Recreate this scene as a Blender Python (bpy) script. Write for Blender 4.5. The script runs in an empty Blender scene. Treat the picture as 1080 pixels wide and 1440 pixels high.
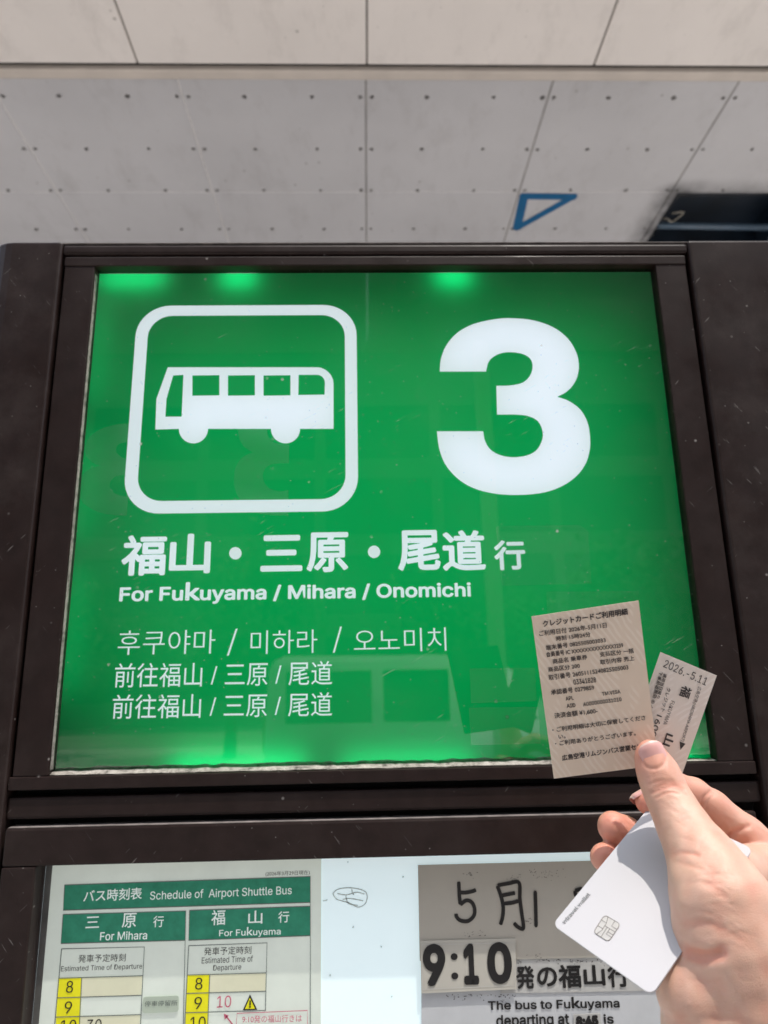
import bpy, bmesh, math, random
import numpy as np
from mathutils import Vector, Matrix
from mathutils.geometry import tessellate_polygon

random.seed(7); np.random.seed(7)
S = bpy.context.scene
C = S.collection
R_ = math.radians

# ------------------------------------------------------------------ camera
# world: x right, y away from the viewer, z up, metres; the printed face of the lit sign lies at y = 0
EYE = Vector((0.0, -0.57, 1.55))
FPX, CX, CY = 985.0, 540.0, 720.0                 # focal length and centre in photo pixels (1080 x 1440)
_Y = np.array([-23.0, 245.0, FPX]); _Y /= np.linalg.norm(_Y)
_Z = np.array([-75.0, -3971.0, FPX]); _Z -= _Y * (_Y @ _Z); _Z /= np.linalg.norm(_Z)
_X = np.cross(_Y, _Z)
RC = np.array([_X, _Y, _Z])                       # camera axes (right, down, forward) -> world
cam_d = bpy.data.cameras.new('camera'); cam = bpy.data.objects.new('camera', cam_d); C.objects.link(cam)
r_, d_, f_ = (Vector(RC[:, i]) for i in range(3))
M = Matrix(((r_.x, -d_.x, -f_.x, EYE.x), (r_.y, -d_.y, -f_.y, EYE.y), (r_.z, -d_.z, -f_.z, EYE.z), (0, 0, 0, 1)))
cam.matrix_world = M
cam_d.sensor_fit = 'VERTICAL'; cam_d.sensor_height = 36.0; cam_d.lens = FPX / 1440.0 * 36.0
cam_d.clip_start = 0.02; cam_d.clip_end = 2000
cam_d.dof.use_dof = True; cam_d.dof.focus_distance = 0.41; cam_d.dof.aperture_fstop = 11.0
S.camera = cam

# ------------------------------------------------------------------ world, sun, exposure
SUN = Vector((0.21, -0.20, 0.95)).normalized()
elev = math.asin(SUN.z); azim = math.atan2(SUN.x, SUN.y)
w = bpy.data.worlds.new('World'); S.world = w; w.use_nodes = True
nt = w.node_tree; bg = nt.nodes['Background']
sky = nt.nodes.new('ShaderNodeTexSky'); sky.sky_type = 'NISHITA'; sky.sun_disc = False
sky.sun_elevation = elev; sky.sun_rotation = azim; sky.dust_density = 2.0
hs = nt.nodes.new('ShaderNodeHueSaturation'); hs.inputs['Saturation'].default_value = 0.55
nt.links.new(sky.outputs[0], hs.inputs['Color']); nt.links.new(hs.outputs[0], bg.inputs[0]); bg.inputs[1].default_value = 0.15
sl = bpy.data.lights.new('sun', 'SUN'); sl.energy = 2.0; sl.angle = R_(0.53); sl.color = (1.0, 0.95, 0.87)
so = bpy.data.objects.new('sun', sl); C.objects.link(so)
so.rotation_euler = SUN.to_track_quat('Z', 'Y').to_euler(); so.location = (4, -4, 8)
S.view_settings.view_transform = 'Standard'; S.view_settings.look = 'None'
S.view_settings.gamma = 1.0; S.view_settings.exposure = 0.9
S.render.engine = 'CYCLES'
S.cycles.use_denoising = True
S.cycles.sample_clamp_indirect = 6.0

# ------------------------------------------------------------------ helpers
def ray(px, py):
    v = RC @ np.array([px - CX, py - CY, FPX]); return Vector(v)
def on_face(px, py, y=0.0):                       # where a photo pixel meets the vertical plane y
    v = ray(px, py); return EYE + v * ((y - EYE.y) / v.y)
def on_level(px, py, z):                          # ... the horizontal plane z
    v = ray(px, py); return EYE + v * ((z - EYE.z) / v.z)
def deep(px, py, d):                              # ... at distance d along the view axis
    return EYE + ray(px, py) * (d / FPX)
class Plane:
    def __init__(s, o, n): s.o = Vector(o); s.n = Vector(n).normalized()
    def hit(s, px, py):
        v = ray(px, py); return EYE + v * ((s.o - EYE).dot(s.n) / v.dot(s.n))

def setp(o, label=None, cat=None, group=None, kind=None):
    if label: o['label'] = label
    if cat: o['category'] = cat
    if group: o['group'] = group
    if kind: o['kind'] = kind
    return o
def empty(name, loc, label, cat, group=None):
    o = bpy.data.objects.new(name, None); C.objects.link(o); o.location = loc; o.empty_display_size = 0.05
    return setp(o, label, cat, group)
def root_of(p):
    v = Vector((0, 0, 0))
    while p is not None: v += p.location; p = p.parent
    return v
def link(name, verts, faces, mat, parent=None, smooth=False, origin=None):
    off = root_of(parent)
    if origin is not None and parent is None: off = Vector(origin)
    me = bpy.data.meshes.new(name)
    me.from_pydata([tuple(Vector(v) - off) for v in verts], [], faces); me.update()
    o = bpy.data.objects.new(name, me); C.objects.link(o)
    if parent is not None: o.parent = parent
    elif origin is not None: o.location = origin
    if mat: me.materials.append(mat)
    if smooth: me.polygons.foreach_set('use_smooth', [True] * len(me.polygons))
    return o
def from_bm(name, bm, mat, parent=None, smooth=False, origin=None):
    bm.verts.index_update()
    vs = [v.co.copy() for v in bm.verts]; fs = [[v.index for v in f.verts] for f in bm.faces]
    bm.free(); return link(name, vs, fs, mat, parent, smooth, origin)
def bm_box(bm, x0, x1, y0, y1, z0, z1, bev=0.0, seg=2, only=None):
    g = bmesh.ops.create_cube(bm, size=1.0)['verts']
    for v in g:
        v.co = Vector((x0 if v.co.x < 0 else x1, y0 if v.co.y < 0 else y1, z0 if v.co.z < 0 else z1))
    if bev:
        es = list({e for v in g for e in v.link_edges if (only is None or only(e))})
        bmesh.ops.bevel(bm, geom=es, offset=bev, segments=seg, profile=0.5, affect='EDGES')
def box(name, x0, x1, y0, y1, z0, z1, mat, parent=None, bev=0.0, seg=2, smooth=False):
    bm = bmesh.new(); bm_box(bm, x0, x1, y0, y1, z0, z1, bev, seg)
    return from_bm(name, bm, mat, parent, smooth)

class Flat:                                       # printed shapes and sheets lying on a surface
    def __init__(s): s.v = []; s.f = []
    def poly(s, loops):                           # outer loop and holes, 3D points
        flat = [Vector(p) for l in loops for p in l]; b = len(s.v); s.v += flat
        s.f += [tuple(b + i for i in t) for t in tessellate_polygon([[Vector(p) for p in l] for l in loops])]
    def quad(s, a, b_, c, d):
        b = len(s.v); s.v += [Vector(a), Vector(b_), Vector(c), Vector(d)]; s.f.append((b, b + 1, b + 2, b + 3))
    def stroke(s, pts, wd, n, taper=False):       # a pen or printed line of width wd
        pts = [Vector(p) for p in pts]; n = Vector(n); b = len(s.v); m = len(pts)
        for i, p in enumerate(pts):
            t = (pts[min(i + 1, m - 1)] - pts[max(i - 1, 0)]).normalized(); q = t.cross(n).normalized()
            k = wd * 0.5
            if taper and (i == 0 or i == m - 1): k *= 0.55
            s.v += [p + q * k, p - q * k]
        for i in range(m - 1): s.f.append((b + 2 * i, b + 2 * i + 1, b + 2 * i + 3, b + 2 * i + 2))
    def text(s, string, bl, br, up, n, bold=0.0):   # ink box: lower left, lower right, up vector
        vs, fs = glyphs(string, bold); n = Vector(n).normalized()
        bl, br, up = Vector(bl), Vector(br), Vector(up); b = len(s.v); e = br - bl
        for (u, v, k) in vs: s.v.append(bl + e * u + up * v + n * (k * 1.5e-5))
        s.f += [tuple(b + i for i in f) for f in fs]
    def build(s, name, mat, parent=None, label=None):
        o = link(name, s.v, s.f, mat, parent)
        if label: o['label'] = label
        return o
_gc = {}
def sans():                                       # the grotesque that ships with Blender, else its default face
    try:
        import os
        return bpy.data.fonts.load(os.path.join(bpy.utils.system_resource('DATAFILES'), 'fonts', 'Inter.woff2'))
    except Exception: return None
SANS = sans()
def glyphs(string, bold):
    key = (string, bold)
    if key in _gc: return _gc[key]
    cu = bpy.data.curves.new('type', 'FONT'); cu.body = string; cu.resolution_u = 4
    if bold < 0: cu.offset = bold; bold = 0.0
    if SANS and string.isascii():
        cu.font = SANS
        for i, ch in enumerate(string):            # its k has crossing outlines: take the default face's
            if ch == 'k': cu.body_format[i].use_bold = True
    ob = bpy.data.objects.new('type', cu); C.objects.link(ob)
    dg = bpy.context.evaluated_depsgraph_get(); dg.update()
    me = bpy.data.meshes.new_from_object(ob.evaluated_get(dg))
    base = [(v.co.x, v.co.y) for v in me.vertices]; bf = [tuple(p.vertices) for p in me.polygons]
    bpy.data.objects.remove(ob); bpy.data.curves.remove(cu); bpy.data.meshes.remove(me)
    vs, fs = [], []
    offs = [(0, 0)] + ([(bold * math.cos(a * math.pi / 4), bold * math.sin(a * math.pi / 4)) for a in range(8)] if bold else [])
    for k, (ox, oy) in enumerate(offs):
        b = len(vs); vs += [(x + ox, y + oy, k) for x, y in base]; fs += [tuple(b + i for i in f) for f in bf]
    xs = [v[0] for v in vs]; ys = [v[1] for v in vs]
    x0, x1, y0, y1 = min(xs), max(xs), min(ys), max(ys)
    vs = [((x - x0) / (x1 - x0 or 1), (y - y0) / (y1 - y0 or 1), k) for x, y, k in vs]
    _gc[key] = (vs, fs); return _gc[key]
def spline(pts, n=6, closed=False):
    P = [Vector(p) for p in pts]; m = len(P); out = []
    rng = m if closed else m - 1
    for i in range(rng):
        p0 = P[(i - 1) % m] if closed or i > 0 else P[0]; p1 = P[i]; p2 = P[(i + 1) % m]
        p3 = P[(i + 2) % m] if closed or i + 2 < m else P[-1]
        for k in range(n):
            t = k / n
            out.append(0.5 * ((2 * p1) + (p2 - p0) * t + (2 * p0 - 5 * p1 + 4 * p2 - p3) * t * t + (3 * p1 - p0 - 3 * p2 + p3) * t ** 3))
    if not closed: out.append(P[-1])
    return out

# ------------------------------------------------------------------ materials
def new_mat(name):
    m = bpy.data.materials.new(name); m.use_nodes = True
    return m, m.node_tree.nodes, m.node_tree.links, m.node_tree.nodes['Principled BSDF']
def coords(N, L, scale=(1, 1, 1), rot=(0, 0, 0), kind='Object'):
    t = N.new('ShaderNodeTexCoord'); mp = N.new('ShaderNodeMapping'); mp.inputs['Scale'].default_value = scale
    mp.inputs['Rotation'].default_value = rot; L.new(t.outputs[kind], mp.inputs[0]); return mp.outputs[0]
def noise(N, L, co, scale, detail=4, rough=0.55):
    n = N.new('ShaderNodeTexNoise'); n.inputs['Scale'].default_value = scale; n.inputs['Detail'].default_value = detail
    n.inputs['Roughness'].default_value = rough; L.new(co, n.inputs['Vector']); return n.outputs['Fac']
def ramp(N, L, fac, stops):
    r = N.new('ShaderNodeValToRGB'); L.new(fac, r.inputs[0]); e = r.color_ramp.elements
    while len(e) < len(stops): e.new(0.5)
    for i, (p, c) in enumerate(stops):
        e[i].position = p; e[i].color = (c, c, c, 1) if not hasattr(c, '__len__') else (*c, 1)
    return r.outputs[0]
def mix(N, L, fac, a, b, mode='MIX'):
    m = N.new('ShaderNodeMix'); m.data_type = 'RGBA'; m.blend_type = mode
    for s, v in ((m.inputs[0], fac), (m.inputs[6], a), (m.inputs[7], b)):
        if isinstance(v, bpy.types.NodeSocket): L.new(v, s)
        elif hasattr(v, '__len__'): s.default_value = (*v, 1)
        else: s.default_value = v
    return m.outputs[2]
def math_(N, L, op, a, b):
    m = N.new('ShaderNodeMath'); m.operation = op
    for s, v in ((m.inputs[0], a), (m.inputs[1], b)):
        if isinstance(v, bpy.types.NodeSocket): L.new(v, s)
        else: s.default_value = v
    return m.outputs[0]
def bump(N, L, h, bs, strength, dist):
    b = N.new('ShaderNodeBump'); b.inputs['Strength'].default_value = strength; b.inputs['Distance'].default_value = dist
    L.new(h, b.inputs['Height']); L.new(b.outputs[0], bs.inputs['Normal'])
def simple(name, col, rough=0.5, var=0.12, scale=40, metal=0.0, bmp=0.0, emit=0.0, spec=0.5):
    m, N, L, b = new_mat(name); co = coords(N, L)
    n = noise(N, L, co, scale, 6)
    c0 = tuple(x * (1 - var) for x in col); c1 = tuple(min(1, x * (1 + var)) for x in col)
    c = ramp(N, L, n, [(0.3, c0), (0.7, c1)]); L.new(c, b.inputs['Base Color'])
    b.inputs['Roughness'].default_value = rough; b.inputs['Metallic'].default_value = metal
    b.inputs['Specular IOR Level'].default_value = spec
    if emit:
        b.inputs['Emission Color'].default_value = (*col, 1); b.inputs['Emission Strength'].default_value = emit
    if bmp: bump(N, L, n, b, bmp, 0.001)
    return m
def scratch_mask(N, L, scale, seed, thr, aspect=14, ang=0.6):
    a0 = coords(N, L, (1, 1, 1), (0, ang, 0)); mp = N.new('ShaderNodeMapping'); mp.inputs['Scale'].default_value = (scale, scale, scale * aspect); mp.inputs['Location'].default_value = (seed * 7, seed, seed * 3); L.new(a0, mp.inputs[0]); a = mp.outputs[0]
    n1 = noise(N, L, a, 1.0, 2)
    g = noise(N, L, coords(N, L, (9, 9, 9), (seed, 0, 0)), 1.0, 2)
    k = ramp(N, L, n1, [(thr, 0.0), (thr + 0.03, 1.0)])
    return math_(N, L, 'MULTIPLY', k, ramp(N, L, g, [(0.5, 0.0), (0.62, 1.0)]))
def speck_mask(N, L, scale, thr):
    v = N.new('ShaderNodeTexVoronoi'); v.inputs['Scale'].default_value = scale; L.new(coords(N, L), v.inputs['Vector'])
    wn = N.new('ShaderNodeTexWhiteNoise'); L.new(v.outputs['Position'], wn.inputs['Vector'])
    pick = ramp(N, L, wn.outputs['Value'], [(thr, 0.0), (thr + 0.01, 1.0)])
    dot = ramp(N, L, v.outputs['Distance'], [(0.10, 1.0), (0.24, 0.0)])
    return math_(N, L, 'MULTIPLY', pick, dot)
def brown_paint(name, dust=0.35):
    m, N, L, b = new_mat(name); co = coords(N, L)
    n = noise(N, L, co, 60, 6)
    base = ramp(N, L, n, [(0.3, (0.016, 0.0085, 0.0072)), (0.7, (0.024, 0.0135, 0.012))]); b.inputs['Specular IOR Level'].default_value = 0.25
    cl = ramp(N, L, noise(N, L, co, 14, 8, 0.7), [(0.5, 0.0), (0.85, dust)])
    c = mix(N, L, cl, base, (0.06, 0.046, 0.042))
    sp = math_(N, L, 'MAXIMUM', speck_mask(N, L, 170, 0.982), speck_mask(N, L, 420, 0.985))
    sc = math_(N, L, 'MAXIMUM', scratch_mask(N, L, 45, 0.3, 0.715, 9, 0.8), scratch_mask(N, L, 52, 1.9, 0.72, 10, -0.9))
    mk = math_(N, L, 'MAXIMUM', sp, math_(N, L, 'MULTIPLY', sc, 0.5))
    c = mix(N, L, math_(N, L, 'MULTIPLY', mk, 0.6), c, (0.42, 0.39, 0.37)); L.new(c, b.inputs['Base Color'])
    L.new(ramp(N, L, noise(N, L, co, 20, 5), [(0.3, 0.34), (0.7, 0.55)]), b.inputs['Roughness'])
    bump(N, L, noise(N, L, co, 700, 3), b, 0.12, 0.0006)
    return m
MB = brown_paint('dark_brown_paint'); MBD = brown_paint('dusty_brown_paint', 0.75)
M_GAP = simple('black_gap', (0.006, 0.005, 0.005), 0.9)
def dusty(name):
    m, N, L, b = new_mat(name); co = coords(N, L)
    n = noise(N, L, co, 160, 8, 0.7)
    L.new(ramp(N, L, n, [(0.34, (0.09, 0.08, 0.072)), (0.5, (0.32, 0.29, 0.26)), (0.7, (0.5, 0.46, 0.42))]), b.inputs['Base Color'])
    b.inputs['Roughness'].default_value = 0.95; bump(N, L, n, b, 0.8, 0.002); return m
M_DUST = dusty('settled_dust')
def green_face():
    m, N, L, b = new_mat('green_acrylic'); co = coords(N, L)
    n = noise(N, L, co, 5, 4)
    c = ramp(N, L, n, [(0.3, (0.0005, 0.19, 0.065)), (0.7, (0.001, 0.22, 0.08))]); L.new(c, b.inputs['Base Color'])
    b.inputs['Roughness'].default_value = 0.5; b.inputs['Specular IOR Level'].default_value = 0.05
    t = N.new('ShaderNodeBsdfTranslucent'); t.inputs['Color'].default_value = (0.0004, 0.52, 0.125, 1)
    mx = N.new('ShaderNodeMixShader'); mx.inputs[0].default_value = 0.5
    L.new(b.outputs[0], mx.inputs[1]); L.new(t.outputs[0], mx.inputs[2]); L.new(mx.outputs[0], N['Material Output'].inputs[0])
    return m
M_GREEN = green_face()
M_GLYPH = simple('backlit_white', (0.74, 0.80, 0.86), 0.4, 0.02, 12, emit=0.40)
def pane(name, film=False):
    m, N, L, b = new_mat(name)
    tr = N.new('ShaderNodeBsdfTransparent'); gl = N.new('ShaderNodeBsdfGlossy'); gl.inputs['Roughness'].default_value = 0.02
    fr = N.new('ShaderNodeFresnel'); fr.inputs[0].default_value = 1.75
    mx = N.new('ShaderNodeMixShader'); L.new(fr.outputs[0], mx.inputs[0]); L.new(tr.outputs[0], mx.inputs[1]); L.new(gl.outputs[0], mx.inputs[2])
    df = N.new('ShaderNodeBsdfDiffuse'); df.inputs[0].default_value = (0.75, 0.75, 0.72, 1)
    sc = math_(N, L, 'MAXIMUM', scratch_mask(N, L, 50, 0.5, 0.71, 14, 0.5), scratch_mask(N, L, 60, 2.4, 0.72, 16, -1.0))
    sp = math_(N, L, 'MAXIMUM', speck_mask(N, L, 130, 0.982), speck_mask(N, L, 420, 0.955))
    co = coords(N, L)
    veil = ramp(N, L, noise(N, L, co, 7, 8, 0.65), [(0.42, 0.0), (0.8, 0.025)])
    grain = ramp(N, L, noise(N, L, co, 900, 2), [(0.5, 0.0), (0.75, 0.12)])
    mk = math_(N, L, 'MAXIMUM', math_(N, L, 'MULTIPLY', sc, 0.22), math_(N, L, 'MULTIPLY', sp, 0.4))
    mk = math_(N, L, 'ADD', mk, math_(N, L, 'ADD', veil, math_(N, L, 'MULTIPLY', grain, veil)))
    if film: mk = math_(N, L, 'ADD', mk, 0.012)
    m2 = N.new('ShaderNodeMixShader'); L.new(mk, m2.inputs[0]); L.new(mx.outputs[0], m2.inputs[1]); L.new(df.outputs[0], m2.inputs[2])
    L.new(m2.outputs[0], N['Material Output'].inputs[0]); return m
M_PANE = pane('scratched_pane'); M_FILM = pane('clear_film', True)
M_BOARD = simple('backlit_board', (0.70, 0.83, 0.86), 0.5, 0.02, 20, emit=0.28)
M_CAVITY = simple('white_lining', (0.85, 0.85, 0.85), 0.8, 0.02)
def paper(name, col, emit=0.0, blot=0.10, scale=30, stripes=None):
    m, N, L, b = new_mat(name); co = coords(N, L)
    n = noise(N, L, co, scale, 8, 0.65); f = noise(N, L, co, 1400, 2)
    c = ramp(N, L, n, [(0.3, tuple(x * (1 - blot) for x in col)), (0.7, tuple(min(1, x * (1 + blot * 0.6)) for x in col))])
    if stripes:
        wv = N.new('ShaderNodeTexWave'); wv.inputs['Scale'].default_value = stripes[0]; wv.inputs['Distortion'].default_value = stripes[1]
        wv.inputs['Detail'].default_value = 1.0; wv.inputs['Detail Scale'].default_value = stripes[2]
        L.new(coords(N, L, (1, 1, 1), stripes[4]), wv.inputs['Vector'])
        br = noise(N, L, coords(N, L, (120, 120, 40), stripes[4]), 1.0, 1)
        k = math_(N, L, 'MULTIPLY', ramp(N, L, wv.outputs['Fac'], [(0.55, 0.0), (0.75, 1.0)]), ramp(N, L, br, [(0.42, 0.0), (0.52, 1.0)]))
        c = mix(N, L, k, c, stripes[3])
    L.new(c, b.inputs['Base Color']); b.inputs['Roughness'].default_value = 0.75; b.inputs['Specular IOR Level'].default_value = 0.2
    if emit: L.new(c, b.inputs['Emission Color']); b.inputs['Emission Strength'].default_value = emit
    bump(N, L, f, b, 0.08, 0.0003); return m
M_TT = paper('timetable_paper', (0.58, 0.63, 0.57), 0.23, 0.07)  # sheet and its print given some glow of their own to look brighter
M_NOTICE = paper('grey_notice_paper', (0.53, 0.50, 0.435), 0.0, 0.05)
M_STRIP = paper('strip_paper', (0.55, 0.55, 0.53), 0.0, 0.10, 60)
M_LABEL = paper('time_label_paper', (0.58, 0.56, 0.495), 0.0, 0.03)
M_WHITE = paper('white_notice_paper', (0.62, 0.64, 0.66), 0.0, 0.07, 45)
M_INK = simple('black_ink', (0.012, 0.011, 0.011), 0.45, 0.2)
M_INKT = simple('thermal_ink', (0.06, 0.05, 0.05), 0.8, 0.4, 900)
M_GREYINK = simple('grey_ink', (0.16, 0.19, 0.18), 0.7)
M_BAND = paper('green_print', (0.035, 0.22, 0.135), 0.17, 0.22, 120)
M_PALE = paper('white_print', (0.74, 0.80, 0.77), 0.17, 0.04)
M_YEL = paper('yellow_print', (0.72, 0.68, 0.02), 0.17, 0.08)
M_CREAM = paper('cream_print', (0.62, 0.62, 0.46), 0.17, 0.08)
M_PINK = simple('pink_ink', (0.62, 0.12, 0.20), 0.7)
M_PATCH = paper('pale_green_sticker', (0.50, 0.58, 0.48), 0.04, 0.05)
M_RECEIPT = paper('receipt_paper', (0.82, 0.675, 0.545), 0.0, 0.03, 40, (110, 3.0, 1.2, (0.87, 0.74, 0.62), (0, R_(38), 0)))
M_TICKET = paper('ticket_paper', (0.85, 0.765, 0.69), 0.0, 0.03, 40, (110, 3.0, 1.2, (0.90, 0.825, 0.76), (0, R_(-60), 0)))
M_BACK = simple('dark_magnetic_back', (0.02, 0.018, 0.016), 0.5)
M_CARD = simple('white_card', (0.56, 0.55, 0.575), 0.32, 0.01)
M_CHIP = simple('chip_metal', (0.70, 0.66, 0.60), 0.32, 0.06, 300, metal=0.7)
M_CHIPL = simple('chip_groove', (0.20, 0.18, 0.165), 0.6)
def ceiling_mat(name, col, grime=0.5):
    m, N, L, b = new_mat(name); co = coords(N, L)
    n = noise(N, L, co, 1.6, 8, 0.6)
    c = ramp(N, L, n, [(0.3, tuple(x * 0.9 for x in col)), (0.7, col)])
    st = ramp(N, L, noise(N, L, coords(N, L, (2.2, 1.0, 1)), 2.6, 9, 0.72), [(0.52, 0.0), (0.8, grime)])
    c = mix(N, L, st, c, (0.22, 0.2, 0.19))
    sp = math_(N, L, 'MAXIMUM', speck_mask(N, L, 26, 0.975), speck_mask(N, L, 70, 0.985))
    c = mix(N, L, math_(N, L, 'MULTIPLY', sp, 0.55), c, (0.12, 0.11, 0.1))
    L.new(c, b.inputs['Base Color']); b.inputs['Roughness'].default_value = 0.45
    bump(N, L, noise(N, L, co, 3.0, 2), b, 0.15, 0.01); return m
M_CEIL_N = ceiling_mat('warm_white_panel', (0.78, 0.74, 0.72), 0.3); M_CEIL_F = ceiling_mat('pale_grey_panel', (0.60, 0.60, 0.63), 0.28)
M_RAIL = simple('beige_rail', (0.54, 0.49, 0.45), 0.5, 0.08, 6)
M_FRONT = ceiling_mat('dark_soffit', (0.16, 0.16, 0.16), 0.3)
M_RIVET = simple('dull_rivet', (0.17, 0.165, 0.165), 0.5, 0.3, 30)
M_JOINT_D = simple('joint_dark', (0.20, 0.185, 0.17), 0.8, 0.3, 8); M_JOINT_F = simple('joint_grey', (0.27, 0.26, 0.255), 0.8, 0.25, 8); M_JOINT_L = simple('joint_light', (0.74, 0.73, 0.73), 0.5)
M_TAPE = simple('blue_tape', (0.007, 0.12, 0.29), 0.5, 0.12, 14)
M_NAVY = simple('navy_interior', (0.008, 0.014, 0.024), 0.35, 0.5, 3); M_PIPE = simple('blue_grey_pipe', (0.06, 0.10, 0.15), 0.3)
M_CABLE = simple('beige_cable', (0.20, 0.19, 0.165), 0.6)
M_GRIME = simple('black_grime', (0.05, 0.045, 0.045), 0.9, 0.3)
def skin():
    m, N, L, b = new_mat('skin'); co = coords(N, L)
    at = N.new('ShaderNodeAttribute'); at.attribute_name = 'flush'
    base = ramp(N, L, noise(N, L, co, 55, 5, 0.6), [(0.28, (0.635, 0.36, 0.265)), (0.72, (0.725, 0.465, 0.355))])
    red = ramp(N, L, noise(N, L, co, 90, 4), [(0.3, (0.66, 0.17, 0.11)), (0.7, (0.73, 0.25, 0.175))])
    c = mix(N, L, at.outputs['Fac'], base, red)
    v = N.new('ShaderNodeTexVoronoi'); v.inputs['Scale'].default_value = 1700; v.feature = 'DISTANCE_TO_EDGE'
    L.new(coords(N, L, (1.0, 1.0, 0.6), (0.5, 0.3, 0)), v.inputs['Vector'])
    h = ramp(N, L, v.outputs['Distance'], [(0.0, 0.0), (0.18, 1.0)])
    h = math_(N, L, 'ADD', h, math_(N, L, 'MULTIPLY', noise(N, L, co, 260, 5), 1.6))
    L.new(c, b.inputs['Base Color']); b.inputs['Roughness'].default_value = 0.38
    b.inputs['Subsurface Weight'].default_value = 0.25; b.inputs['Subsurface Radius'].default_value = (0.004, 0.0015, 0.0008)
    b.inputs['Subsurface Scale'].default_value = 1.0
    bump(N, L, h, b, 0.26, 0.0004); return m
M_SKIN = skin()
M_NAIL = simple('nail', (0.68, 0.37, 0.34), 0.28, 0.06, 80); M_NAILW = simple('nail_tip', (0.76, 0.55, 0.49), 0.3, 0.04)
M_CLOTH = simple('dark_knit', (0.03, 0.035, 0.05), 0.9, 0.3, 600, bmp=0.4)

# ------------------------------------------------------------------ ground and road
def sheet(name, x0, x1, y0, y1, z, mat):
    o = link(name, [(x0, y0, z), (x1, y0, z), (x1, y1, z), (x0, y1, z)], [(0, 1, 2, 3)], mat); return setp(o, kind='structure')
M_GROUND = simple('far_ground', (0.30, 0.29, 0.25), 0.95, 0.2, 0.3)
M_PAVE = simple('concrete_paving', (0.58, 0.54, 0.49), 0.9, 0.12, 3)
M_ROAD = simple('asphalt', (0.20, 0.195, 0.185), 0.9, 0.25, 20); M_LINE = simple('road_paint', (0.75, 0.75, 0.72), 0.7)
sheet('ground', -900, 900, -900, 900, -0.16, M_GROUND)
pv = box('pavement', -40, 40, -4.6, 30, -0.15, 0.0, M_PAVE); setp(pv, kind='structure')
kb = box('kerb', -40, 40, -4.76, -4.602, -0.15, 0.004, M_RAIL, bev=0.012); setp(kb, kind='structure')
sheet('road', -200, 200, -13.5, -4.762, -0.15, M_ROAD)
ml = Flat()
for i in range(-12, 13): ml.quad((i * 5, -9.2, -0.145), (i * 5 + 2.6, -9.2, -0.145), (i * 5 + 2.6, -9.05, -0.145), (i * 5, -9.05, -0.145))
setp(ml.build('road_marking', M_LINE), kind='structure')
pv2 = box('far_pavement', -60, 60, -20, -13.5, -0.155, 0.0, M_PAVE); setp(pv2, kind='structure')

# ------------------------------------------------------------------ canopy ceiling
ZN, ZF = EYE.z + 2.45, EYE.z + 2.90
SEAM = [-3.68, -2.75, -1.82, -0.895, 0.028, 0.958, 1.895, 2.83, 3.76]
Y0 = EYE.y
canopy = empty('canopy', (0.5, 2.0, ZN), 'pale metal canopy ceiling of joined panels with rivets, above the dark sign pillar', 'ceiling')
Yn0, Yn1 = Y0 + 1.95, Y0 + 2.328
Yrow = [Y0 + 2.80, Y0 + 3.645, Y0 + 4.35, Y0 + 5.05, Y0 + 5.75]
hx0, hx1, hy0, hy1 = 1.935, 2.80, Y0 + 3.655, Y0 + 4.30
def tile(x0, x1, y0, y1, z, mat, rows=(), hole=False):
    bm = bmesh.new(); g = 0.004
    if not hole: bm_box(bm, x0 + g, x1 - g, y0 + g, y1 - g, z, z + 0.03, 0.003, 1)
    else:
        bm_box(bm, x0 + g, hx0, y0 + g, y1 - g, z, z + 0.03); bm_box(bm, hx1, x1 - g, y0 + g, y1 - g, z, z + 0.03)
        bm_box(bm, hx0, hx1, y0 + g, hy0, z + 0.0005, z + 0.0295); bm_box(bm, hx0, hx1, hy1, y1 - g, z + 0.0005, z + 0.0295)
    t = from_bm('ceiling_panel', bm, mat, canopy)  # also used for the added unseen roof strip
    if rows:
        rb = bmesh.new()
        for yy in rows:
            for xx in (x0 + 0.03, x0 + 0.31, x0 + 0.65, x1 - 0.03):
                if hole and hx0 - 0.03 < xx < hx1 + 0.03 and hy0 - 0.03 < yy < hy1 + 0.03: continue
                q = bmesh.ops.create_uvsphere(rb, u_segments=8, v_segments=5, radius=0.0095 * random.uniform(0.8, 1.15))['verts']
                for v in q: v.co = Vector((v.co.x + xx + random.uniform(-.006, .006), v.co.y + yy + random.uniform(-.006, .006), v.co.z * 0.6 + z - 0.001))
        r = from_bm('rivet', rb, M_RIVET, t, True); r['kind'] = 'stuff'
    return t
for i in range(len(SEAM) - 1):
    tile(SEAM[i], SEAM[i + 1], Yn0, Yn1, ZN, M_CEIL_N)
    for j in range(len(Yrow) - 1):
        tile(SEAM[i], SEAM[i + 1], Yrow[j], Yrow[j + 1], ZF, M_CEIL_F, ([Y0 + 2.94, Y0 + 3.295, Y0 + 3.628] if j == 0 else [Yrow[j] + .35, Yrow[j + 1] - .02]), hole=(i == 6 and j == 1))
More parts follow.
